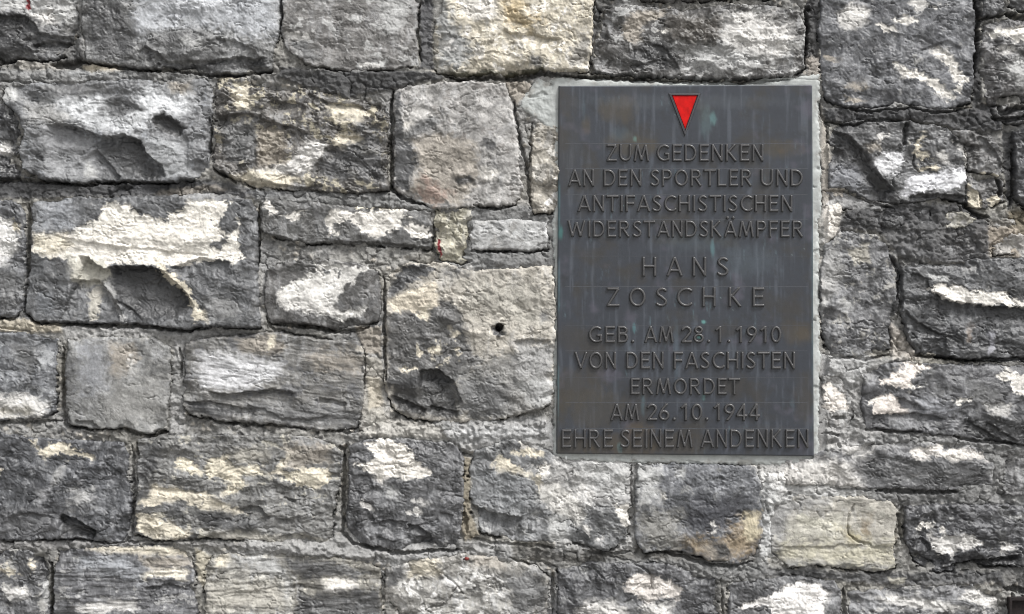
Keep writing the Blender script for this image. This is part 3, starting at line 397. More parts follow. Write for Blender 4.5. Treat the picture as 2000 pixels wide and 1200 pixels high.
def grid_mesh(name, w, keep, H, C, mat, parent, jit=.45):
    xs, ys = gx[w], gy[w]; ids = -np.ones(keep.shape, np.int64)
    q = keep[:-1, :-1] & keep[1:, :-1] & keep[:-1, 1:] & keep[1:, 1:]
    use = np.zeros(keep.shape, bool); use[:-1, :-1] |= q; use[1:, :-1] |= q; use[:-1, 1:] |= q; use[1:, 1:] |= q
    n = int(use.sum()); ids[use] = np.arange(n)
    jx = (xs + jit * JX[w])[use]; jy = (ys + jit * JY[w])[use]; h = H[use]
    co = np.stack([(jx - 1000) / 1000, -h / 1000, 1.0 + (1200 - jy) / 1000], 1).astype(np.float32)
    a = ids[:-1, :-1][q]; b = ids[1:, :-1][q]; c = ids[1:, 1:][q]; d = ids[:-1, 1:][q]
    return raw_mesh(name, co, np.stack([a, b, c, d], 1), C[use], mat, parent)
def raw_mesh(name, co, quads, C, mat, parent, loc=None):
    me = bpy.data.meshes.new(name); m = len(quads)
    me.vertices.add(len(co)); me.vertices.foreach_set('co', co.ravel())
    me.loops.add(m * 4); me.loops.foreach_set('vertex_index', quads.ravel().astype(np.int32))
    me.polygons.add(m); me.polygons.foreach_set('loop_start', np.arange(0, m * 4, 4, dtype=np.int32))
    me.polygons.foreach_set('use_smooth', np.ones(m, bool))
    me.update(calc_edges=True)
    if C is not None:
        at = me.color_attributes.new('tint', 'FLOAT_COLOR', 'POINT')
        at.data.foreach_set('color', np.concatenate([np.clip(C, 0, 1), np.ones((len(C), 1), np.float32)], 1).astype(np.float32).ravel())
    me.materials.append(mat); o = bpy.data.objects.new(name, me); col.objects.link(o); o.parent = parent
    return o
JX = grad(gx / 6.1, gy / 6.1, 901) * 2; JY = grad(gx / 6.3, gy / 6.3, 911) * 2

# ------------------------------------------------------------------ materials
def stone_material(name, bump=1.0, rough=(.62, .9), spec=.35, grain=1.0):
    m = bpy.data.materials.new(name); m.use_nodes = True; nt = m.node_tree; N = nt.nodes; L = nt.links; N.clear()
    out = N.new('ShaderNodeOutputMaterial'); b = N.new('ShaderNodeBsdfPrincipled'); L.new(b.outputs[0], out.inputs[0])
    at = N.new('ShaderNodeAttribute'); at.attribute_name = 'tint'; tc = N.new('ShaderNodeTexCoord')
    def noise(scale, det, rou, vec=None):
        n = N.new('ShaderNodeTexNoise'); n.inputs['Scale'].default_value = scale; n.inputs['Detail'].default_value = det; n.inputs['Roughness'].default_value = rou
        L.new(vec or tc.outputs['Object'], n.inputs['Vector']); return n
    n1 = noise(190, 5, .7); n2 = noise(60, 4, .65)
    mr = N.new('ShaderNodeMapRange'); mr.inputs[1].default_value = .3; mr.inputs[2].default_value = .7
    mr.inputs[3].default_value = 1 - .22 * grain; mr.inputs[4].default_value = 1 + .20 * grain; L.new(n1.outputs[0], mr.inputs[0])
    mr2 = N.new('ShaderNodeMapRange'); mr2.inputs[1].default_value = .3; mr2.inputs[2].default_value = .7
    mr2.inputs[3].default_value = 1 - .22 * grain; mr2.inputs[4].default_value = 1 + .22 * grain; L.new(n2.outputs[0], mr2.inputs[0])
    mu = N.new('ShaderNodeMath'); mu.operation = 'MULTIPLY'; L.new(mr.outputs[0], mu.inputs[0]); L.new(mr2.outputs[0], mu.inputs[1])
    vm = N.new('ShaderNodeVectorMath'); vm.operation = 'SCALE'; L.new(at.outputs['Color'], vm.inputs[0]); L.new(mu.outputs[0], vm.inputs['Scale'])
    L.new(vm.outputs[0], b.inputs['Base Color'])
    bw = N.new('ShaderNodeRGBToBW'); L.new(at.outputs['Color'], bw.inputs[0])
    rr = N.new('ShaderNodeMapRange'); rr.inputs[1].default_value = .08; rr.inputs[2].default_value = .4; rr.inputs[3].default_value = rough[0]; rr.inputs[4].default_value = rough[1]
    L.new(bw.outputs[0], rr.inputs[0]); L.new(rr.outputs[0], b.inputs['Roughness'])
    b.inputs['Specular IOR Level'].default_value = spec
    nm = noise(22, 3, .6); ms = N.new('ShaderNodeMapRange'); ms.inputs[1].default_value = .42; ms.inputs[2].default_value = .62; ms.inputs[3].default_value = .06 * bump; ms.inputs[4].default_value = .5 * bump; L.new(nm.outputs[0], ms.inputs[0])
    bp = N.new('ShaderNodeBump'); L.new(ms.outputs[0], bp.inputs['Strength']); bp.inputs['Distance'].default_value = .004; L.new(n1.outputs[0], bp.inputs['Height'])
    n3 = noise(520, 3, .6)
    bp2 = N.new('ShaderNodeBump'); bp2.inputs['Strength'].default_value = .22 * bump; bp2.inputs['Distance'].default_value = .0015; L.new(n3.outputs[0], bp2.inputs['Height']); L.new(bp.outputs[0], bp2.inputs['Normal'])
    L.new(bp2.outputs[0], b.inputs['Normal'])
    return m
M_STONE = stone_material('weathered_stone', .8, (.48, .88), .5); M_MORTAR = stone_material('old_mortar', 1.3, (.75, .95), .2, 1.1); M_SEAL = stone_material('smooth_mortar', .45, (.8, .8), .2, .3)
M_BRONZE = stone_material('patinated_bronze', .16, (.34, .5), .6, .3)
def plain(name, rgb, rough=.6, metal=0, nscale=300, namt=.25, bump=.2):
    m = bpy.data.materials.new(name); m.use_nodes = True; nt = m.node_tree; b = nt.nodes['Principled BSDF']
    n = nt.nodes.new('ShaderNodeTexNoise'); n.inputs['Scale'].default_value = nscale; n.inputs['Detail'].default_value = 4
    tc = nt.nodes.new('ShaderNodeTexCoord'); nt.links.new(tc.outputs['Object'], n.inputs['Vector'])
    cr = nt.nodes.new('ShaderNodeValToRGB'); cr.color_ramp.elements[0].position = .3; cr.color_ramp.elements[1].position = .7
    cr.color_ramp.elements[0].color = tuple(c * (1 - namt) for c in rgb) + (1,); cr.color_ramp.elements[1].color = tuple(min(1, c * (1 + namt)) for c in rgb) + (1,)
    nt.links.new(n.outputs[0], cr.inputs[0]); nt.links.new(cr.outputs[0], b.inputs['Base Color'])
    bp = nt.nodes.new('ShaderNodeBump'); bp.inputs['Strength'].default_value = bump; bp.inputs['Distance'].default_value = .001
    nt.links.new(n.outputs[0], bp.inputs['Height']); nt.links.new(bp.outputs[0], b.inputs['Normal'])
    b.inputs['Roughness'].default_value = rough; b.inputs['Metallic'].default_value = metal
    return m

def empty(name, loc, label, cat, kind=None):
    o = bpy.data.objects.new(name, None); col.objects.link(o); o.location = loc; o.empty_display_size = .1
    o['label'] = label; o['category'] = cat
    if kind: o['kind'] = kind
    return o
wall = empty('stone_wall', (0, 0, 0), 'weathered wall of rough grey and cream limestone blocks in uneven courses with crumbling mortar', 'wall')

ZM = []
for t_, s_, soft_, k_ in ZN:
    pl_ = P(s_); w_ = win(pl_, soft_ + 8); ZM.append((w_, sst(-soft_, soft_, sdf(pl_, WX[w_], WY[w_]) + soft_ * (.9 * RAG[w_] + .5 * MOT[w_])) * k_, tone(t_)))
def zones(C, w):
    r0, r1, c0, c1 = w[0].start, w[0].stop, w[1].start, w[1].stop
    for w_, m_, t_ in ZM:
        a, b, c, d = max(r0, w_[0].start), min(r1, w_[0].stop), max(c0, w_[1].start), min(c1, w_[1].stop)
        if a >= b or c >= d: continue
        m = m_[a - w_[0].start:b - w_[0].start, c - w_[1].start:d - w_[1].start]
        v = C[a - r0:b - r0, c - c0:d - c0]; q = v / (v.mean(axis=(0, 1), keepdims=True) + 1e-4)
        C[a - r0:b - r0, c - c0:d - c0] = v * (1 - m[..., None]) + t_ * np.clip(q, .55, 1.6) * m[..., None]
    return C
# ------------------------------------------------------------------ stones
SEAL_POLY = P("1095,150 1200,156 1330,159 1450,161 1500,153 1570,149 1600,142 1604,190 1598,230 1603,300 1606,400 1601,430 1600,600 1603,700 1601,800 1600,895 1592,908 1500,909 1300,906 1200,904 1110,899 1078,892 1081,800 1079,700 1083,560 1079,430 1081,420 1086,400 1086,330 1078,300 1088,262 1052,240 1032,222 1013,210 1016,196 1032,178 1040,165 1052,150 1066,158 1080,152")
hi = random.Random(4)
for k, w, d in stones:
    o, base, mot, cov, h0, rg, an, sl = ST[k]
    x, y = gx[w], gy[w]; seed = 1000 + k * 53
    big, terr, lvl = rough_field(x + 900 * (k % 7), y, seed, an, sl)
    rm = ROUGHMASK[w]
    poly = P(o); cx, cy = poly[:, 0].mean(), poly[:, 1].mean()
    tx, ty = hi.uniform(-.03, .03), hi.uniform(-.02, .05)
    t2 = fbm(WX[w], WY[w] - sl * x, 22, 2, seed + 60, .5, ax=1.6 + an) * 3.0; q2 = np.floor(t2); f2_ = t2 - q2; terr2 = q2 + sst(.42, .54, f2_) + .2 * (f2_ - .5); lv2 = np.sin((q2 + sst(.42, .54, f2_)) * 2.1 + seed)
    crust = sst(.10, .42, fbm(x, y, 55, 3, seed + 66, .6))
    H = 9 + (h0 - 9) * .75 + 3.2 * rg * big + 5.2 * rg * terr * (.55 + .45 * rm) + rg ** 1.5 * 1.8 * terr2 * (.45 + .55 * rm) + tx * (x - cx) + ty * (y - cy)
    fr_ = 1 - np.abs(grad(WX[w] / (75 + 20 * an) + seed, WY[w] / 58, seed + 70)) * 2.4; fr2 = 1 - np.abs(grad(WX[w] / 34 + seed, WY[w] / 27, seed + 71)) * 2.4
    H = H + rg * (3.4 * fr_ + 1.7 * fr2 * crust - 1.8)
    Hf = rg * (.10 + 1.15 * crust) * (1.3 * fine2[w] + 1.7 * fine[w]) + rg * crust * 2.0 * (wide[w] - .5); smk = np.zeros_like(H)
    H = H - FIS[w] * (1.5 + 3.8 * rg)
    if an > .3:
        yy = y - sl * x
        lay = fbm(x, yy, 7.0, 3, seed + 90, .6, ax=9.0) + .8 * fbm(x, yy, 17, 2, seed + 95, .5, ax=7.0)
        H = H + 1.05 * an * lay
    # conchoidal chips knocked out of the arrises and the face
    rc = random.Random(k * 31 + 7)
    for c_ in range(int(5 + 5 * rg) + 3):
        edge_ = c_ < int(5 + 5 * rg)
        if edge_:
            i_ = rc.randrange(len(poly)); f_ = rc.random(); qx, qy = poly[i_] * (1 - f_) + poly[(i_ + 1) % len(poly)] * f_
            Rr = rc.uniform(12, 36); dp = rc.uniform(3, 11.5) * min(1.2, rg + .1); kz = min(1.0, float(min(np.ptp(poly[:, 0]), np.ptp(poly[:, 1]))) / 130); Rr *= kz; dp *= kz
        else:
            qx, qy = cx + rc.uniform(-.35, .35) * np.ptp(poly[:, 0]), cy + rc.uniform(-.3, .3) * np.ptp(poly[:, 1]); Rr = rc.uniform(18, 50); dp = rc.uniform(1, 3.2) * rg
        an_ = rc.uniform(-.5, .5); ca, sa = math.cos(an_), math.sin(an_); ex = (WX[w] + 5 * RAG[w] - qx) * ca + (WY[w] - qy) * sa; ey = -(WX[w] - qx) * sa + (WY[w] + 4 * RAG[w] - qy) * ca
        v_ = np.clip(1 - (ex / (Rr * 1.5)) ** 2 - (ey / (Rr * .8)) ** 2, 0, 1); H = H - dp * np.sqrt(v_) * (.5 + .5 * v_)
    # edges: rounded shoulder, then down into the joint
    en = sst(-.1, .75, fbm(x, y, 48, 3, seed + 33))
    r = 4.5 + 9 * en + 2 * fine2[w]
    e = np.clip(1 - d / r, 0, 1); H = H - (1 - np.sqrt(1 - np.minimum(e, .999) ** 2)) * (3.5 + 6 * en)
    H = H - np.maximum(-d, 0) * 7.5
    H = H + FEAT[w] - CRK[w]
    # colours
    cb = tone(base); cm = tone(mot)
    C = np.ones(x.shape + (3,), np.float32) * cb
    C = C * (1 + .30 * lum_n[w] + .20 * fine2[w] + (.10 + .16 * crust) * fine[w] + .16 * lvl + .15 * lv2 * (.4 + .6 * rm))[..., None]
    st_ = fbm(x, y, 16, 4, seed + 12, .66, ax=.8, ay=2.2); cl = fbm(x, y, 60, 4, seed + 14, .6)
    C = C * np.exp(.30 * st_ + .42 * cl - .04 + .34 * crust * (wide[w] - .5))[..., None]
    hz = (sst(.05, .6, st_ + .7 * cl) * .38)[..., None]; C = C * (1 - hz) + tone((165, 166, 168)) * hz
    th = .62 - 1.25 * cov
    mm = sst(th, th + .16, MOT[w] + .14 * fine[w] + .2 * big + .14 * lvl + .12 * lv2)[..., None]
    C = C * (1 - mm * .85) + cm * (mm * .85)
    dk = sst(.28, .5, fbm(x, y, 26, 4, seed + 7, .65))[..., None] * (.35 if cov < .3 else .25); C = C * (1 - dk * .5)
    if an > .3: C = C * (1 + .22 * np.clip(an, 0, 1.5) * lay)[..., None]
    C = zones(C, w)
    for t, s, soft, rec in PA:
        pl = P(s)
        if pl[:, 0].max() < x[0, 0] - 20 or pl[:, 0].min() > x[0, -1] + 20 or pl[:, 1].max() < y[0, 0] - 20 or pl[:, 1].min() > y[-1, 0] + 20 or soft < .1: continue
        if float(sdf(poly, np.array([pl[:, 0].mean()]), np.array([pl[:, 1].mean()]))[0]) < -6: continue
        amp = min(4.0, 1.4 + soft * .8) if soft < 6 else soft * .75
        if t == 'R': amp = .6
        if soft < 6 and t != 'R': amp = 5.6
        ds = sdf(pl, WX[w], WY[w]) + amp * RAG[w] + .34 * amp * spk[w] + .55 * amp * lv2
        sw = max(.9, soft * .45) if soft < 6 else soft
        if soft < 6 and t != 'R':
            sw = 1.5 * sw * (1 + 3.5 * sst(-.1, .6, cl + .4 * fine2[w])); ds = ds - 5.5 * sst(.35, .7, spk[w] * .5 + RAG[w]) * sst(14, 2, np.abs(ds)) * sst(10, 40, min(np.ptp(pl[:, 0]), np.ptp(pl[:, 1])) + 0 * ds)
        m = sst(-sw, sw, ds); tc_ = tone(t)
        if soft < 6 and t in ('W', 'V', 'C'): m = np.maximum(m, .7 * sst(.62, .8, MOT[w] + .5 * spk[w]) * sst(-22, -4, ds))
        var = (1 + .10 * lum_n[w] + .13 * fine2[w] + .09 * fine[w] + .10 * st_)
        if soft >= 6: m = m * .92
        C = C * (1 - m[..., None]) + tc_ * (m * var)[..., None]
        if soft < 6 and t in ('W', 'V', 'C', 'L') or (soft < 6 and not isinstance(t, str) and min(t) > 150): smk = np.maximum(smk, m)
        if rec: H = H - rec * sst(-2.0, 1.5, ds) * 1.3
        if rec > 0 and soft < 6:      # small crust islands left standing on the spalled face
            isl = sst(.62, .72, RAG[w] + .3 * spk[w]) * m; C = C * (1 - isl[..., None] * .75) + tone('E') * (isl * .75)[..., None]
    H = H + Hf * (1 - .75 * smk) + smk * (.9 * fbm(x, y, 7, 2, 793, .5, ax=4) + 1.0 * fbm(x, y, 26, 2, 797, .5, ax=1.8))
    C = C * (1 + .10 * smk * fbm(x, y, 6, 3, 799, .6, ax=4))[..., None]
    pits = (1 - smk) * sst(.72, .95, spk[w] * .6 + MOT[w] * .6) * rm; C = C * (1 - .35 * pits)[..., None]; H = H - 1.2 * pits * rg
    sp = sst(.80, .98, fbm(x, y, 6.5, 2, 777, .6)) * .45; C = C * (1 - sp[..., None]) + tone('L') * sp[..., None]
    keep = d > -4.5
    # the plaque bed covers what lies under it
    keep &= sdf(SEAL_POLY, x, y) < 12
    grid_mesh('stone', w, keep, np.maximum(H, -55), C, M_STONE, wall)

# ------------------------------------------------------------------ mortar
allw = (slice(0, ny), slice(0, nx))
lump = sst(0, .9, wl2 - wl1); lump2 = sst(0, .8, wm2 - wm1)
mr_mask = sst(-.3, .4, fbm(gx, gy, 60, 3, 501, .6))
H = 5.2 + 8.5 * fbm(gx, gy, 80, 3, 511) + mr_mask * (6.0 * (lump - .6) + 5.0 * (lump2 - .6)) + 2.2 * fine2 + 1.3 * fine + 1.3 * (wide - .5) + 2.0 * fbm(gx, gy, 12, 3, 517, .6, ax=2.6)
C = np.ones(gx.shape + (3,), np.float32) * tone((149, 147, 142))
C = C * (1 + .28 * lum_n + .20 * fine2 + .24 * fine)[..., None]
wr = fbm(gx, gy, 160, 3, 531)[..., None]; C = C * (1 + np.array([.05, .02, -.07], np.float32) * wr)
ag = (wid > .72) * sst(.42, .22, wl1) * .75 * mr_mask; C = C * (1 - ag[..., None]) + tone((188, 180, 166)) * ag[..., None]
ag = (wid < .14) * sst(.40, .22, wl1) * .6; C = C * (1 - ag[..., None]) + tone('K') * ag[..., None]
pt = sst(.35, .6, fbm(gx, gy, 40, 4, 541, .65)) * .7; C = C * (1 - pt[..., None]) + tone((165, 162, 156)) * pt[..., None]
UPF = np.zeros_like(gx)
sg = fbm(gx, gy, 4.2, 2, 587, .6); C = C * np.exp(.26 * sg)[..., None]
lf = sst(.45, .75, fbm(gx, gy, 9, 3, 581, .6, ax=1.6)) * sst(-.1, .4, fbm(gx, gy, 60, 3, 583)); C = C * (1 - .5 * lf[..., None]) + tone('V') * .5 * lf[..., None]
for t, s, soft, up in MP + UPZ:
    pl = P(s); w = win(pl, 30); ds = sdf(pl, WX[w], WY[w]) + .6 * soft * RAG[w]; m = sst(-soft * .6, soft * .6, ds)
    C[w] = C[w] * (1 - m[..., None] * .9) + tone(t) * (m * .9 * (1 + .15 * fine2[w] + .14 * fine[w] + .1 * lum_n[w]))[..., None]
    H[w] = H[w] + up * m; UPF[w] = np.maximum(UPF[w], m * (up > 4))

# crevices along the joints, mostly under the stones
gyy, gxx = np.gradient(DST, RES)
under = sst(-.2, .8, -gyy)                 # below a stone the distance falls with y
gapn = sst(.24, .62, fbm(gx, gy, 45, 3, 551, .6) + .42 * under)
band = sst(-6.0, -1.0, DST) 
mcr = sst(.13, .02, wm2 - wm1) * sst(.05, .4, fbm(gx, gy, 50, 3, 571)); H = H - 5 * mcr; mcr2 = sst(.5, .62, ridged(gx, gy, 40, 3, 575, ax=2.2) - .35) ; H = H - 4 * mcr2 * sst(-.1, .3, RAG)
C = zones(C, allw)
H = H - band * gapn * (4 + 15 * under) * (1 - .85 * np.clip(UPF, 0, 1))
H = H - CRK - np.maximum(DST - 1, 0) * .7 - 2.5 * FIS + np.clip(FEAT, -8, 0) * .4
sd = sdf(SEAL_POLY, gx, gy)
keep = (DST < 13) & (sd < 12)
H = np.where(sd > -14, np.minimum(H, 6 + 0 * H), H)
mortar = grid_mesh('mortar', allw, keep, np.maximum(H, -48), C, M_MORTAR, wall, .6)

# smooth bedding mortar round the plaque
w = win(SEAL_POLY, 12); x, y = gx[w], gy[w]
d = sdf(SEAL_POLY, WX[w], WY[w]) + 3.0 * RAG[w]
Hs = 9.0 + 1.1 * fbm(x, y, 30, 3, 611) + .5 * fine2[w] - np.clip(1 - d / 7, 0, 1) ** 2 * 4 - np.maximum(-d, 0) * 6
ul = sst(1092, 1060, x) * sst(265, 235, y)
Hs = Hs - ul * (2 + 2.5 * RAG[w]) - CRK[w] * .5
Hs = Hs - 2.2 * sst(.4, .55, fbm(x, y, 22, 3, 631, .6, ax=3)) - 1.5 * sst(1.5, .4, np.abs(y - 156 - 3 * fbm(x, y, 60, 2, 641))) * sst(1350, 1400, x)
for (a, b, r_) in ((1599, 452, 4), (1598, 330, 4), (1101, 897, 2), (1077, 166, 4)): Hs = Hs - 5 * np.exp(-((x - a) ** 2 + (y - b) ** 2) / (r_ * r_))
Cs = np.ones(x.shape + (3,), np.float32) * tone((182, 186, 183)) * (1 + .10 * lum_n[w] + .14 * fine2[w] + .05 * fine[w])[..., None]
dirty = (sst(.12, .5, fbm(x, y, 32, 4, 651, .62)) * .65 + ul * .25 * sst(-.1, .3, RAG[w]))
dirty = dirty * sst(14, 8, d) + .0
Cs = Cs * (1 - dirty[..., None]) + tone((158, 155, 148)) * dirty[..., None]
wp = sst(2.2, .8, np.abs(x - 1106 - .03 * (y - 895))) * sst(890, 894, y) * sst(922, 917, y); Cs = Cs * (1 - wp[..., None]) + tone((245, 248, 248)) * wp[..., None]
inner = (x > 1100) & (x < 1575) & (y > 180) & (y < 878)
seal = grid_mesh('bedding_mortar', w, (d > -4) & ~inner, Hs, Cs, M_SEAL, wall, .3)

# ------------------------------------------------------------------ the rest of the wall, outside the view
def rnd_course():
    rr = random.Random(11); out = []; z = 0.02
    while z < 2.62:
        hgt = rr.uniform(.15, .25); z2 = min(z + hgt, 2.66); x = -2.3 - rr.uniform(0, .2)
        while x < 2.3:
            x2 = x + rr.uniform(.2, .46); out.append([x, x2, z, z2]); x = x2
        z = z2
    return out
vx0, vx1, vz0, vz1 = -1.046, 1.046, 1.2 - 0.246 + .0, 2.246
vz0 = 1.0 - .046
outer = []
def clipped(b):
    x, x2, z, z2 = b
    if x2 <= vx0 or x >= vx1 or z2 <= vz0 or z >= vz1: return [b]
    r = []
    if x < vx0 - .03: r.append([x, vx0, z, z2])
    if x2 > vx1 + .03: r.append([vx1, x2, z, z2])
    ix, ix2 = max(x, vx0), min(x2, vx1)
    if z < vz0 - .025: r.append([ix, ix2, z, vz0])
    if z2 > vz1 + .025: r.append([ix, ix2, vz1, z2])
    return r
for b in rnd_course(): outer += clipped(b)
STEP = .0069
for i, (a, b, c, d_) in enumerate(outer):
    n1 = int((b - a + .02) / STEP) + 2; n2 = int((d_ - c + .02) / STEP) + 2
    xs, zs = np.meshgrid(np.linspace(a - .01, b + .01, n1, dtype=np.float32), np.linspace(max(c - .01, 0), d_ + .01, n2, dtype=np.float32))
    mx, mz = xs * 1000 + 5000, 5000 - zs * 1000; rr = random.Random(i * 7 + 3)
    wx = mx + 9 * fbm(mx, mz, 45, 4, 71, .6); wz = mz + 8 * fbm(mx, mz, 45, 4, 73, .6)
    g0, g1, g2, g3 = (rr.uniform(3, 12) for _ in range(4)); tl = rr.uniform(-.05, .05)
    A, B, Cq, Dq = a * 1000 + 5000, b * 1000 + 5000, 5000 - d_ * 1000, 5000 - c * 1000
    cxq, czq = (A + B) / 2, (Cq + Dq) / 2; wz2 = wz + tl * (mx - cxq)
    dd = np.minimum(np.minimum(wx - A - g0, B - g1 - wx), np.minimum(wz2 - Cq - g2, Dq - g3 - wz2)); cr_ = np.hypot(np.maximum(np.abs(wx - cxq) - (B - A) / 2 + 40, 0), np.maximum(np.abs(wz - czq) - (Dq - Cq) / 2 + 40, 0)); dd = np.minimum(dd, 36 - cr_)
    rg = rr.uniform(.5, 1.3); an = rr.choice([0, .3, .6, 1.2]); base = rr.choice([78, 84, 90, 96, 102, 110, 124, 150])
    big, terr, lvl = rough_field(mx, mz, 3000 + i * 41, an)
    lay = fbm(mx, mz, 14, 3, i + 60, .6, ax=5.0); f2o = fbm(mx, mz, 24, 3, i + 90, .6); crs = sst(.05, .4, fbm(mx, mz, 60, 3, i + 95))
    Hh = rr.uniform(10, 18) + 3.4 * rg * big + 5.2 * rg * terr + (2.4 * f2o + 1.6 * fbm(mx, mz, 13, 2, i + 97)) * rg * (.3 + crs) + an * 1.2 * lay + rr.uniform(-.03, .03) * (mx - cxq)
    Hh = Hh + rg * 3.2 * (1 - np.abs(grad(wx / 75 + i, wz / 58, i)) * 2.4)
    for _ in range(6):
        t_ = rr.random(); ed_ = rr.randrange(4); qx, qz = [(A + (B - A) * t_, Cq), (A + (B - A) * t_, Dq), (A, Cq + (Dq - Cq) * t_), (B, Cq + (Dq - Cq) * t_)][ed_]
        Rr = rr.uniform(18, 40); v_ = np.clip(1 - ((wx - qx) / (Rr * 1.4)) ** 2 - ((wz - qz) / (Rr * .8)) ** 2, 0, 1); Hh = Hh - rr.uniform(4, 11) * np.sqrt(v_)
    e = np.clip(1 - dd / 10, 0, 1); Hh = Hh - (1 - np.sqrt(1 - np.minimum(e, .999) ** 2)) * 7 - np.maximum(-dd, 0) * 4
    Cc = np.ones(xs.shape + (3,), np.float32) * tone(base) * (np.exp(.35 * fbm(mx, mz, 60, 4, i) + .28 * fbm(mx, mz, 18, 4, i + 12, .66, ax=.8, ay=2.0)) + .13 * lvl)[..., None]
    cv = rr.choice([0, .1, .2, .35]); m = sst(.62 - 1.2 * cv, .80 - 1.2 * cv, fbm(mx, mz, 48, 5, i + 200, .66, ax=1.6) + .15 * lvl)[..., None] * .85; Cc = Cc * (1 - m) + tone(rr.choice([(206, 200, 186), (184, 182, 178), (216, 212, 206)])) * m
    for _ in range(rr.choice([0, 1, 1, 2])):
        qx, qz = cxq + rr.uniform(-.3, .3) * (B - A), czq + rr.uniform(-.3, .3) * (Dq - Cq); q = ((mx - qx) / rr.uniform(30, 90)) ** 2 + ((mz - qz) / rr.uniform(12, 32)) ** 2
        m = sst(1.15, .85, q + 1.3 * fbm(mx, mz, 26, 5, i + 300, .68))[..., None]; Cc = Cc * (1 - m) + tone((200, 193, 178)) * m * .9 + Cc * 0
    keep = dd > -9; ids = -np.ones(keep.shape, np.int64); q = keep[:-1, :-1] & keep[1:, :-1] & keep[:-1, 1:] & keep[1:, 1:]
    use = np.zeros(keep.shape, bool); use[:-1, :-1] |= q; use[1:, :-1] |= q; use[:-1, 1:] |= q; use[1:, 1:] |= q; ids[use] = np.arange(int(use.sum()))
    if int(q.sum()) < 4: continue
    quads = np.stack([ids[:-1, :-1][q], ids[:-1, 1:][q], ids[1:, 1:][q], ids[1:, :-1][q]], 1)
    co = np.stack([xs[use], -np.maximum(Hh, -50)[use] / 1000, zs[use]], 1)
    raw_mesh('stone', co.astype(np.float32), quads, Cc[use], M_STONE, wall)
# mortar bed outside the view: four sheets joined in one mesh
cs, qs, cc, off = [], [], [], 0
for a, b, c, d_ in ((-2.5, vx0 - .0, 0, 2.66), (vx1, 2.5, 0, 2.66), (vx0, vx1, 0, vz0), (vx0, vx1, vz1, 2.66)):
    n1 = int((b - a) / .02) + 2; n2 = int((d_ - c) / .02) + 2
    xs, zs = np.meshgrid(np.linspace(a, b, n1, dtype=np.float32), np.linspace(c, d_, n2, dtype=np.float32)); mx, mz = xs * 1000, zs * 1000
    Hh = 4 + 6 * fbm(mx, mz, 60, 4, 77, .6) + 3 * fbm(mx, mz, 28, 2, 79); idx = np.arange(n1 * n2).reshape(n2, n1) + off
    qs.append(np.stack([idx[:-1, :-1].ravel(), idx[:-1, 1:].ravel(), idx[1:, 1:].ravel(), idx[1:, :-1].ravel()], 1))
    cs.append(np.stack([xs.ravel(), -Hh.ravel() / 1000, zs.ravel()], 1)); cc.append((np.ones(xs.shape + (3,)) * tone((146, 144, 139)) * (1 + .3 * fbm(mx, mz, 40, 3, 5))[..., None]).reshape(-1, 3)); off += n1 * n2
raw_mesh('mortar', np.concatenate(cs).astype(np.float32), np.concatenate(qs), np.concatenate(cc), M_MORTAR, wall)
def box(name, x0, x1, y0, y1, z0, z1, mat, parent=None):
    v = [(x, y, z) for x in (x0, x1) for y in (y0, y1) for z in (z0, z1)]
    f = [(0, 1, 3, 2), (4, 6, 7, 5), (0, 4, 5, 1), (2, 3, 7, 6), (0, 2, 6, 4), (1, 5, 7, 3)]
    me = bpy.data.meshes.new(name); me.from_pydata(v, [], f); me.update(); me.materials.append(mat)
    o = bpy.data.objects.new(name, me); col.objects.link(o); o.parent = parent; return o
box('core', -2.5, 2.5, .06, .5, 0, 2.64, plain('rubble_core', (.18, .18, .175), .9), wall)
box('coping', -2.55, 2.55, -.06, .55, 2.66, 2.76, plain('coping_stone', (.22, .22, .21), .9, bump=.5), wall)
gnd = bpy.data.meshes.new('ground'); gnd.from_pydata([(-60, -80, 0), (60, -80, 0), (60, 40, 0), (-60, 40, 0)], [], [(0, 1, 2, 3)]); gnd.materials.append(plain('paving', (.2, .195, .185), .9, nscale=30))
go = bpy.data.objects.new('ground', gnd); col.objects.link(go); go['label'] = 'grey paved ground along the foot of the stone wall'; go['category'] = 'ground'; go['kind'] = 'structure'

# ------------------------------------------------------------------ bronze plaque
PLX, PLZ = 1.338 - 1.0, 1.0 + 1.2 - .53
plaque = empty('memorial_plaque', (PLX, -.016, PLZ), 'dark bronze memorial plaque with raised text below a red triangle, set in the stone wall', 'plaque')
def toloc(px, py): return (px - 1000) / 1000 - PLX, 1.0 + (1200 - py) / 1000 - PLZ
TL, TR, BR, BL = (1089.5, 167), (1587.5, 164.5), (1590.5, 892.5), (1085, 887.5)
nu, nv = 210, 304
u, v = np.meshgrid(np.linspace(0, 1, nu, dtype=np.float32), np.linspace(0, 1, nv, dtype=np.float32))
ed_mm = 1.6
px = (1 - v) * ((1 - u) * TL[0] + u * TR[0]) + v * ((1 - u) * BL[0] + u * BR[0])
py = (1 - v) * ((1 - u) * TL[1] + u * TR[1]) + v * ((1 - u) * BL[1] + u * BR[1])
ed = np.minimum(np.minimum(u * 500, (1 - u) * 500), np.minimum(v * 726, (1 - v) * 726))
Hp = -np.clip(1 - ed / 2.2, 0, 1) ** 2 * 1.6 + .10 * fbm(px, py, 60, 2, 7)
Hp[0, :] = Hp[-1, :] = -14; Hp[:, 0] = Hp[:, -1] = -14
basec = tone((58, 64, 75))
Cp = np.ones(px.shape + (3,), np.float32) * basec * (1 + .13 * fbm(px, py, 90, 4, 21) + .08 * fbm(px, py, 9, 3, 22))[..., None]
def addp(m, t, k):
    global Cp
    m = (np.clip(m, 0, 1) * k)[..., None]; Cp = Cp * (1 - m) + tone(t) * m
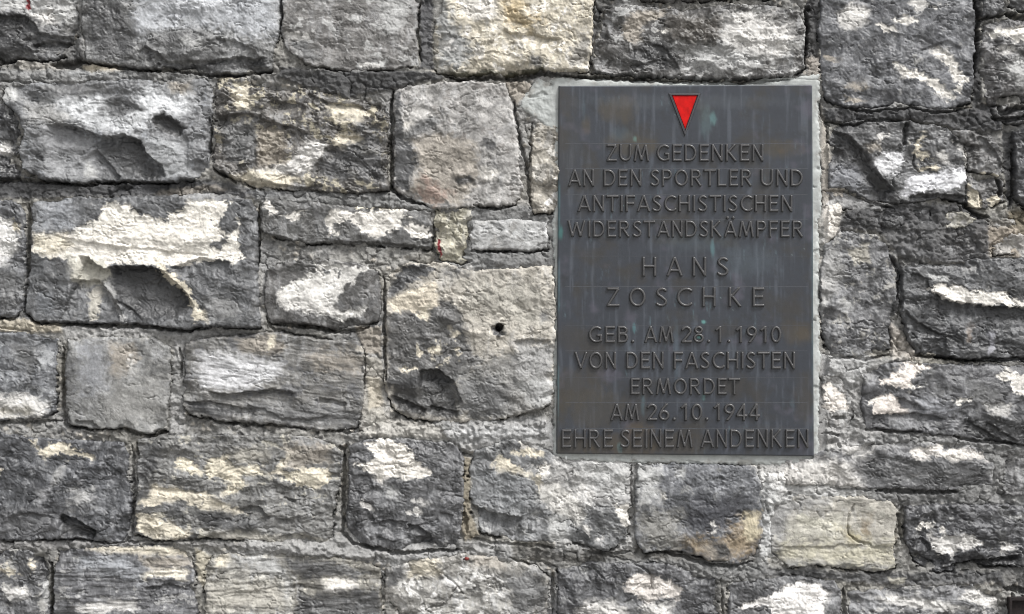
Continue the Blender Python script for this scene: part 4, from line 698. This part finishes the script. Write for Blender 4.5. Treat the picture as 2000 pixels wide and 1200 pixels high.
st1 = fbm(px, py, 11, 4, 31, .6, ax=1, ay=14); addp(sst(.05, .6, st1), (92, 100, 112), .6)
st1 = fbm(px + 3 * grad(px / 9, py / 20, 5), py, 7, 4, 33, .62, ax=1, ay=9); msk = sst(-.1, .5, fbm(px, py, 110, 3, 35)); addp(sst(.30, .7, st1) * msk, (100, 122, 130), .6)
addp(sst(-.05, .6, fbm(px, py, 80, 5, 41, .62)), (66, 61, 54), .7)
addp(sst(.2, .6, fbm(px, py, 40, 5, 47, .66)), (50, 52, 56), .5)
addp(sst(.25, .7, fbm(px, py, 70, 4, 43, .6)), (96, 92, 108), .5)
for (bx, by, rx, ry, k, t) in ((1205, 215, 40, 28, .8, (104, 92, 70)), (1232, 282, 52, 22, .6, (112, 98, 70)), (1145, 245, 10, 18, .6, (118, 100, 68)), (1525, 292, 45, 18, .75, (100, 88, 64)), (1528, 296, 12, 6, .4, (116, 92, 62)),
        (1555, 650, 34, 26, .5, (112, 94, 62)), (1567, 652, 12, 14, .35, (118, 100, 66)), (1125, 760, 60, 40, .6, (96, 86, 68)), (1160, 800, 70, 40, .6, (98, 88, 68)), (1110, 870, 60, 24, .8, (92, 80, 60)), (1215, 870, 80, 26, .75, (104, 88, 62)),
        (1320, 868, 70, 24, .6, (100, 86, 62)), (1250, 840, 30, 16, .6, (118, 96, 60)), (1570, 780, 22, 50, .6, (92, 80, 62)), (1490, 850, 60, 20, .35, (92, 84, 72)), (1110, 300, 26, 90, .35, (92, 86, 74)), (1105, 200, 26, 30, .5, (88, 80, 70)), (1115, 660, 30, 30, .4, (94, 84, 70))):
    q = ((px - bx) / rx) ** 2 + ((py - by) / ry) ** 2; addp(sst(1.5, .0, q + .9 * fbm(px, py, 16, 5, 51, .7, ay=2.2)), [c_ * .86 for c_ in t], k * .75)
for (bx, by, rx, ry, k, t) in ((1378, 240, 12, 30, .5, (112, 140, 146)), (1392, 232, 6, 14, .7, (120, 165, 165)), (1239, 272, 4, 6, .8, (120, 160, 150)), (1213, 262, 18, 14, .3, (110, 130, 138)), (1091, 400, 2.5, 60, .7, (92, 140, 145)), (1094, 455, 5, 14, .8, (80, 150, 145)),
        (1373, 629, 5, 4, .9, (130, 200, 195)), (1364, 658, 4, 3.5, 1.0, (120, 200, 190)), (1238, 640, 3, 10, .6, (110, 170, 175)), (1391, 485, 4, 18, .7, (110, 160, 165)), (1455, 510, 60, 30, .4, (110, 124, 134)), (1360, 470, 70, 20, .3, (108, 124, 132)), (1255, 790, 4, 22, .5, (110, 140, 150)),
        (1320, 690, 5, 60, .4, (112, 132, 146)), (1090, 760, 2, 60, .6, (100, 140, 145)), (1091, 560, 3, 50, .5, (98, 138, 145)), (1373, 775, 3, 8, .7, (110, 160, 155)), (1586, 500, 2, 300, .45, (110, 140, 148)), (1140, 210, 3, 30, .3, (110, 135, 145)), (1337, 200, 200, 14, .25, (120, 130, 138)), (1210, 875, 5, 12, .5, (110, 150, 155))):
    q = ((px - bx) / rx) ** 2 + ((py - by) / ry) ** 2; addp(sst(1.7, .0, q + 1.0 * fbm(px, py, 8, 4, 61, .65, ay=3.5)), [c_ * .9 for c_ in t], k * .7)
addp(sst(3.2, 1.2, ed), (120, 128, 132), .5)
dots = sst(.84, .93, grad(px / 4, py / 4, 71)) * sst(.2, .5, fbm(px, py, 60, 2, 72)); addp(dots, (170, 195, 195), .5)
idx = np.arange(nu * nv).reshape(nv, nu)
quads = np.stack([idx[:-1, :-1].ravel(), idx[1:, :-1].ravel(), idx[1:, 1:].ravel(), idx[:-1, 1:].ravel()], 1)
lx, lz = toloc(px, py)
raw_mesh('plate', np.stack([lx.ravel(), -Hp.ravel() / 1000, lz.ravel()], 1).astype(np.float32), quads, Cp.reshape(-1, 3), M_BRONZE, plaque)

# raised lettering: each glyph a cast relief grown from its strokes
HT = .078
def arc(cx, cy, rx, ry, a0, a1, n=14):
    return [(cx + rx * math.cos(math.radians(a0 + (a1 - a0) * i / n)), cy + ry * math.sin(math.radians(a0 + (a1 - a0) * i / n))) for i in range(n + 1)]
t = HT
GL = {
'A': (.84, [[(t*.9, 0), (.42, 1-t*.2)], [(.42, 1-t*.2), (.84-t*.9, 0)], [(.2, .3), (.64, .3)]]),
'B': (.62, [[(t, 0), (t, 1)], [(t, 1-t), (.3, 1-t)] + arc(.3, .75, .22, .25-t, 90, -90) + [(t, .53)], [(t, .53), (.32, .53)] + arc(.32, .265+t*.5, .30-t, .265-t*.5, 90, -90) + [(t, t)]]),
'C': (.72, [arc(.46, .5, .46-t, .5-t, 52, 308, 22)]),
'D': (.74, [[(t, 0), (t, 1)], [(t, 1-t), (.28, 1-t)] + arc(.28, .5, .46-t, .5-t, 90, -90, 18) + [(t, t)]]),
'E': (.58, [[(t, 0), (t, 1)], [(t, 1-t), (.58, 1-t)], [(t, .52), (.52, .52)], [(t, t), (.58, t)]]),
'F': (.58, [[(t, 0), (t, 1)], [(t, 1-t), (.58, 1-t)], [(t, .5), (.53, .5)]]),
'G': (.80, [arc(.46, .5, .46-t, .5-t, 52, 300, 22) + [(.80-t, .13)], [(.80-t, .08), (.80-t, .47)], [(.48, .44), (.80-t*.2, .44)]]),
'H': (.72, [[(t, 0), (t, 1)], [(.72-t, 0), (.72-t, 1)], [(t, .52), (.72-t, .52)]]),
'I': (.16, [[(t, 0), (t, 1)]]),
'K': (.72, [[(t, 0), (t, 1)], [(.66-t, 1), (t*1.4, .5)], [(t*2.4, .56), (.72-t*.9, 0)]]),
'L': (.58, [[(t, 0), (t, 1)], [(t, t), (.58, t)]]),
'M': (.96, [[(t*.8, 0), (.22, 1-t*.3)], [(.22, 1-t*.3), (.48, .06)], [(.48, .06), (.74, 1-t*.3)], [(.74, 1-t*.3), (.96-t*.8, 0)]]),
'N': (.70, [[(t, 0), (t, 1)], [(t, 1-t*.5), (.70-t, t*.5)], [(.70-t, 0), (.70-t, 1)]]),
'O': (.86, [arc(.43, .5, .43-t, .5-t, 0, 360, 28)]),
'P': (.64, [[(t, 0), (t, 1)], [(t, 1-t), (.34, 1-t)] + arc(.34, .70, .30-t, .30-t, 90, -90) + [(t, .40+t)]]),
'R': (.72, [[(t, 0), (t, 1)], [(t, 1-t), (.34, 1-t)] + arc(.34, .72, .30-t, .28-t, 90, -90) + [(t, .44+t)], [(.30, .48), (.72-t, 0)]]),
'S': (.56, [arc(.30, .74, .28-t*.9, .26-t, 35, 225, 14)[:] + [(.28, .52)] + arc(.26, .265, .30-t*.9, .265-t, 55, -145, 14)]),
'T': (.76, [[(0, 1-t), (.76, 1-t)], [(.38, 0), (.38, 1-t)]]),
'U': (.76, [[(t, 1)] + arc(.38, .38-t*0, .38-t, .38-t, 180, 360, 16) + [(.76-t, 1)]]),
'V': (.82, [[(t*.8, 1), (.41, .04)], [(.41, .04), (.82-t*.8, 1)]]),
'W': (1.14, [[(t*.8, 1), (.32, .05)], [(.32, .05), (.57, .9)], [(.57, .9), (.82, .05)], [(.82, .05), (1.14-t*.8, 1)]]),
'Z': (.66, [[(.02, 1-t), (.62, 1-t)], [(.60, 1-t), (.07, t)], [(.02, t), (.66, t)]]),
'.': (.22, [[(.11, .10), (.112, .10)]]),
'0': (.64, [arc(.32, .5, .32-t, .5-t, 0, 360, 26)]),
'1': (.38, [[(.38-t, 0), (.38-t, 1)], [(.38-t, .96), (.05, .72)]]),
'2': (.62, [arc(.30, .70, .28-t*.6, .30-t, 160, -25, 14) + [(.09, t)], [(.02, t), (.62, t)]]),
'4': (.66, [[(.46, 0), (.46, 1)], [(.46, .97), (.06, .29)], [(.02, .29), (.66, .29)]]),
'6': (.62, [arc(.31, .31, .31-t, .31-t, 0, 360, 22), [(.46, 1-t*.3), (.25, .72), (.12, .48), (t*1.05, .30)]]),
'8': (.62, [arc(.31, .765, .24-t*.8, .235-t, 0, 360, 20), arc(.31, .285, .31-t, .285-t, 0, 360, 22)]),
'9': (.62, [arc(.31, .69, .31-t, .31-t, 0, 360, 22), [(.62-t*1.05, .70), (.50, .48), (.36, .26), (.18, t*.4)]]),
}
GL['Ä'] = (.84, GL['A'][1] + [[(.24, 1.16), (.242, 1.16)], [(.60, 1.16), (.602, 1.16)]])
glyph_mesh = {}
def glyph(ch, mm=33.0):
    key = (ch, mm)
    if key in glyph_mesh: return glyph_mesh[key]
    wd, strokes = GL[ch]; st = .85; pad = 3.2; top = 1.28 if ch == 'Ä' else 1.0
    n1 = int((wd * mm + 2 * pad) / st) + 1; n2 = int((top * mm + 2 * pad) / st) + 1
    X, Y = np.meshgrid(-pad + st * np.arange(n1, dtype=np.float32), -pad + st * np.arange(n2, dtype=np.float32))
    d = np.full(X.shape, -99.0, np.float32)
    hw = HT * 33.0 * (1 if mm < 35 else 1.03)
    for s in strokes:
        for i in range(len(s) - 1):
            (x0, y0), (x1, y1) = s[i], s[i + 1]; x0 *= mm; x1 *= mm; y0 *= mm; y1 *= mm
            L = math.hypot(x1 - x0, y1 - y0) + 1e-6; ex, ey = (x1 - x0) / L, (y1 - y0) / L
            a = (X - x0) * ex + (Y - y0) * ey; b = (X - x0) * -ey + (Y - y0) * ex
            if len(s) > 2 and L < .02: continue
            if len(s) > 2 or L < .5:
                tt = np.clip(a, 0, L); dd = hw * (1.25 if L < .5 else 1) - np.hypot(a - tt, b)
            else:
                dx = np.abs(a - L / 2) - L / 2; dy = np.abs(b) - hw
                dd = -(np.hypot(np.maximum(dx, 0), np.maximum(dy, 0)) + np.minimum(np.maximum(dx, dy), 0))
            d = np.maximum(d, dd)
    if ch not in 'Ä': d = np.minimum(d, mm - Y + .0); 
    d = np.minimum(d, Y + 0.0)
    Hh = np.where(d > 0, 4.6 * np.sqrt(np.clip(1 - (1 - np.clip(d / 1.6, 0, 1)) ** 2, 0, 1)), 2.4 * d)
    keep = d > -1.3
    ids = -np.ones(keep.shape, np.int64); q = keep[:-1, :-1] & keep[1:, :-1] & keep[:-1, 1:] & keep[1:, 1:]
    use = np.zeros(keep.shape, bool); use[:-1, :-1] |= q; use[1:, :-1] |= q; use[:-1, 1:] |= q; use[1:, 1:] |= q
    ids[use] = np.arange(int(use.sum()))
    co = np.stack([X[use] / 1000, -Hh[use] / 1000, Y[use] / 1000], 1).astype(np.float32)
    quads = np.stack([ids[:-1, :-1][q], ids[:-1, 1:][q], ids[1:, 1:][q], ids[1:, :-1][q]], 1)
    cx_, cy_ = X[use], Y[use]
    Cc = np.ones((len(co), 3), np.float32) * tone((78, 77, 78)) * (1 + .15 * fbm(cx_ + ord(ch) * 31.0, cy_, 12, 3, 9))[:, None]
    ob = raw_mesh('letter', co, quads, Cc, M_BRONZE, plaque); me = ob.data; bpy.data.objects.remove(ob)
    glyph_mesh[key] = (me, wd); return glyph_mesh[key]
def put(ch, xa, xb, ytop, ybot):
    mm = 33.0 if (ybot - ytop) < 36 else 38.0
    me, wd = glyph(ch, mm); o = bpy.data.objects.new('letter', me); col.objects.link(o); o.parent = plaque
    lx_, lz_ = toloc(xa, ybot); o.location = (lx_, -.0001, lz_)
    sx = (xb - xa) / (wd * mm); sz = (ybot - ytop) / mm
    if ch == 'I' or ch == '.': sx = 1.0
    o.scale = (sx, 1, sz)
def word(txt, xa, xb, yt, yb):
    hh = 33.0 if (yb - yt) < 36 else 38.0
    ws = [GL[c][0] * hh for c in txt]; tight = [(-.35 if a in 'AVTÄ' or b in 'AVTÄ' else 0) for a, b in zip(txt[:-1], txt[1:])]
    n = len(txt) - 1; gap = .155 * hh
    gs = [gap * (1 + q) for q in tight]
    tot = sum(ws) + sum(gs); k = (xb - xa) / tot
    x = xa
    for i, c in enumerate(txt):
        put(c, x, x + ws[i] * k, yt, yb); x += ws[i] * k + (gs[i] * k if i < n else 0)
LINES = [
(283, 316.5, [("ZUM", 1184, 1267), ("GEDENKEN", 1281.5, 1490)]),
(331.8, 365, [("AN", 1108.9, 1160), ("DEN", 1178.2, 1252.5), ("SPORTLER", 1269.7, 1468), ("UND", 1484.2, 1566.7)]),
(382, 414.8, [("ANTIFASCHISTISCHEN", 1127.3, 1546.6)]),
(431.5, 464.3, [("WIDERSTANDSKÄMPFER", 1108, 1568)]),
(502.3, 540.2, [("H", 1253, 1281.6), ("A", 1300.5, 1333), ("N", 1351, 1379), ("S", 1399, 1422)]),
(561.6, 599.8, [("Z", 1184, 1209.5), ("O", 1227.7, 1260.7), ("S", 1279.8, 1302.5), ("C", 1320.5, 1350), ("H", 1370, 1397), ("K", 1421.7, 1448), ("E", 1468, 1491.5)]),
(637, 670, [("GEB", 1149, 1226.5), (".", 1231.5, 1238.5), ("AM", 1257.5, 1314.6), ("2", 1329.5, 1350.5), ("8", 1353, 1374), (".", 1379.5, 1387), ("1", 1395, 1408), (".", 1419, 1427), ("1", 1435, 1448), ("9", 1456.5, 1477.5), ("1", 1482.5, 1496), ("0", 1504, 1524.7)]),
(687, 721, [("VON", 1121.4, 1202.8), ("DEN", 1222.2, 1295.6), ("FASCHISTEN", 1314.6, 1551.5)]),
(738.4, 771, [("ERMORDET", 1231, 1444.5)]),
(788, 821.5, [("AM", 1191.5, 1247.5), ("2", 1262.4, 1283.2), ("6", 1285.6, 1307), (".", 1312.5, 1320), ("1", 1328, 1341), ("0", 1348.8, 1371), (".", 1376, 1384), ("1", 1392, 1404.8), ("9", 1412.8, 1434.4), ("4", 1436, 1458.4), ("4", 1460.8, 1483)]),
(838.2, 874.5, [("EHRE", 1096.5, 1196.6), ("SEINEM", 1211.2, 1352), ("ANDENKEN", 1367, 1578)]),
]
M_SEAM = plain('bronze_seam', (.062, .067, .076), .5, 0, 200, .2)
for yt, yb, ws in LINES:
    for wd_, a, b in ws: word(wd_, a, b, yt, yb)
    for yy in (yt - 1.6,):
        xa, za = toloc(1104, yy); xb, _ = toloc(1576, yy)
        box('casting_seam', xa, xb, -.00022, .001, za - (.00045 if yy < yt else .0002), za + .00035 if yy < yt else za, M_SEAM, plaque)
# triangle: raised rim and red enamelled inlay
def tri_frame():
    O = [(1304, 183.3), (1368.8, 183.3), (1337, 269.5)]; I = [(1312, 187.6), (1361, 187.6), (1337.4, 253.5)]
    def mixp(a, b, k): return (a[0] + (b[0] - a[0]) * k, a[1] + (b[1] - a[1]) * k)
    rings = [([mixp(o, i, 0) for o, i in zip(O, I)], .0008), ([mixp(o, i, .25) for o, i in zip(O, I)], -.0030), ([mixp(o, i, .72) for o, i in zip(O, I)], -.0034), (I, .0006)]
    vs, fs = [], []
    for r_, yv in rings:
        for p in r_: a, b = toloc(*p); vs.append((a, yv, b))
    for k in range(3):
        for i in range(3): j = (i + 1) % 3; fs.append((k * 3 + i, k * 3 + j, (k + 1) * 3 + j, (k + 1) * 3 + i))
    return vs, fs
vs, fs = tri_frame(); me = bpy.data.meshes.new('triangle_rim'); me.from_pydata(vs, [], fs); me.update()
me.materials.append(plain('dark_rim_bronze', (.045, .045, .05), .4, 0, 300, .2)); o = bpy.data.objects.new('triangle_rim', me); col.objects.link(o); o.parent = plaque
I = [(1311.6, 187.2), (1361.4, 187.2), (1337.4, 254.5)]; vs = []
for p, yv in [(p, .0005) for p in I]: a, b = toloc(*p); vs.append((a, yv, b))
cxm = sum(v_[0] for v_ in vs) / 3; czm = sum(v_[2] for v_ in vs) / 3
vs = vs + [(cxm + (v_[0] - cxm) * .93, -.0012, czm + (v_[2] - czm) * .93) for v_ in vs]
me = bpy.data.meshes.new('red_inlay'); me.from_pydata(vs, [], [(0, 1, 4, 3), (1, 2, 5, 4), (2, 0, 3, 5), (3, 4, 5)]); me.update()
me.materials.append(plain('red_enamel', (.44, .006, .005), .7, 0, 90, .22, .15)); me.materials[0].node_tree.nodes['Principled BSDF'].inputs['Specular IOR Level'].default_value = .15; o = bpy.data.objects.new('red_inlay', me); col.objects.link(o); o.parent = plaque

# ------------------------------------------------------------------ small things
def W(px_, py_, h): return ((px_ - 1000) / 1000, -h / 1000, 1.0 + (1200 - py_) / 1000)
# rusty iron box end in the lower right corner
ib = empty('iron_box', W(2006, 1204, 11), 'dark rusty iron box end sunk in the wall at the lower right corner', 'iron fitting')
rust = plain('dark_rust', (.008, .004, .004), .8, .1, 150, .5, .6)
for nm, a, b, c, d_ in (('side_plate', -.038, -.033, -.04, .038), ('side_plate', .033, .038, -.04, .038), ('top_plate', -.033, .033, .033, .038), ('bottom_plate', -.033, .033, -.04, -.035)): box(nm, a, b, -.012, .05, c, d_, rust, ib)
box('face_plate', -.033, .033, -.002, .0, -.035, .033, rust, ib)
# beetle
bt = empty('beetle', W(911, 1091, 12), 'tiny dark red beetle on the grey mortar under the patched dark block', 'beetle')
def dome(name, rx, rz, ry, cx, cz, mat, parent):
    vs = [(cx, -ry, cz)]; fs = []; n, m = 14, 5
    for j in range(1, m + 1):
        a = j / m * math.pi / 2
        for i in range(n): p = 2 * math.pi * i / n; vs.append((cx + rx * math.sin(a) * math.cos(p), -ry * math.cos(a), cz + rz * math.sin(a) * math.sin(p)))
    for i in range(n): fs.append((0, 1 + i, 1 + (i + 1) % n))
    for j in range(m - 1):
        for i in range(n): a = 1 + j * n + i; b = 1 + j * n + (i + 1) % n; fs.append((a, a + n, b + n, b))
    me = bpy.data.meshes.new(name); me.from_pydata(vs, [], fs); me.polygons.foreach_set('use_smooth', [True] * len(fs)); me.materials.append(mat)
    o = bpy.data.objects.new(name, me); col.objects.link(o); o.parent = parent
dome('wing_case', .0046, .0036, .003, .0005, 0, plain('beetle_red', (.13, .014, .010), .4, 0, 600, .3), bt)
dome('head', .0016, .0020, .0016, -.0046, -.0008, plain('beetle_black', (.01, .01, .012), .4, 0, 600, .3), bt)
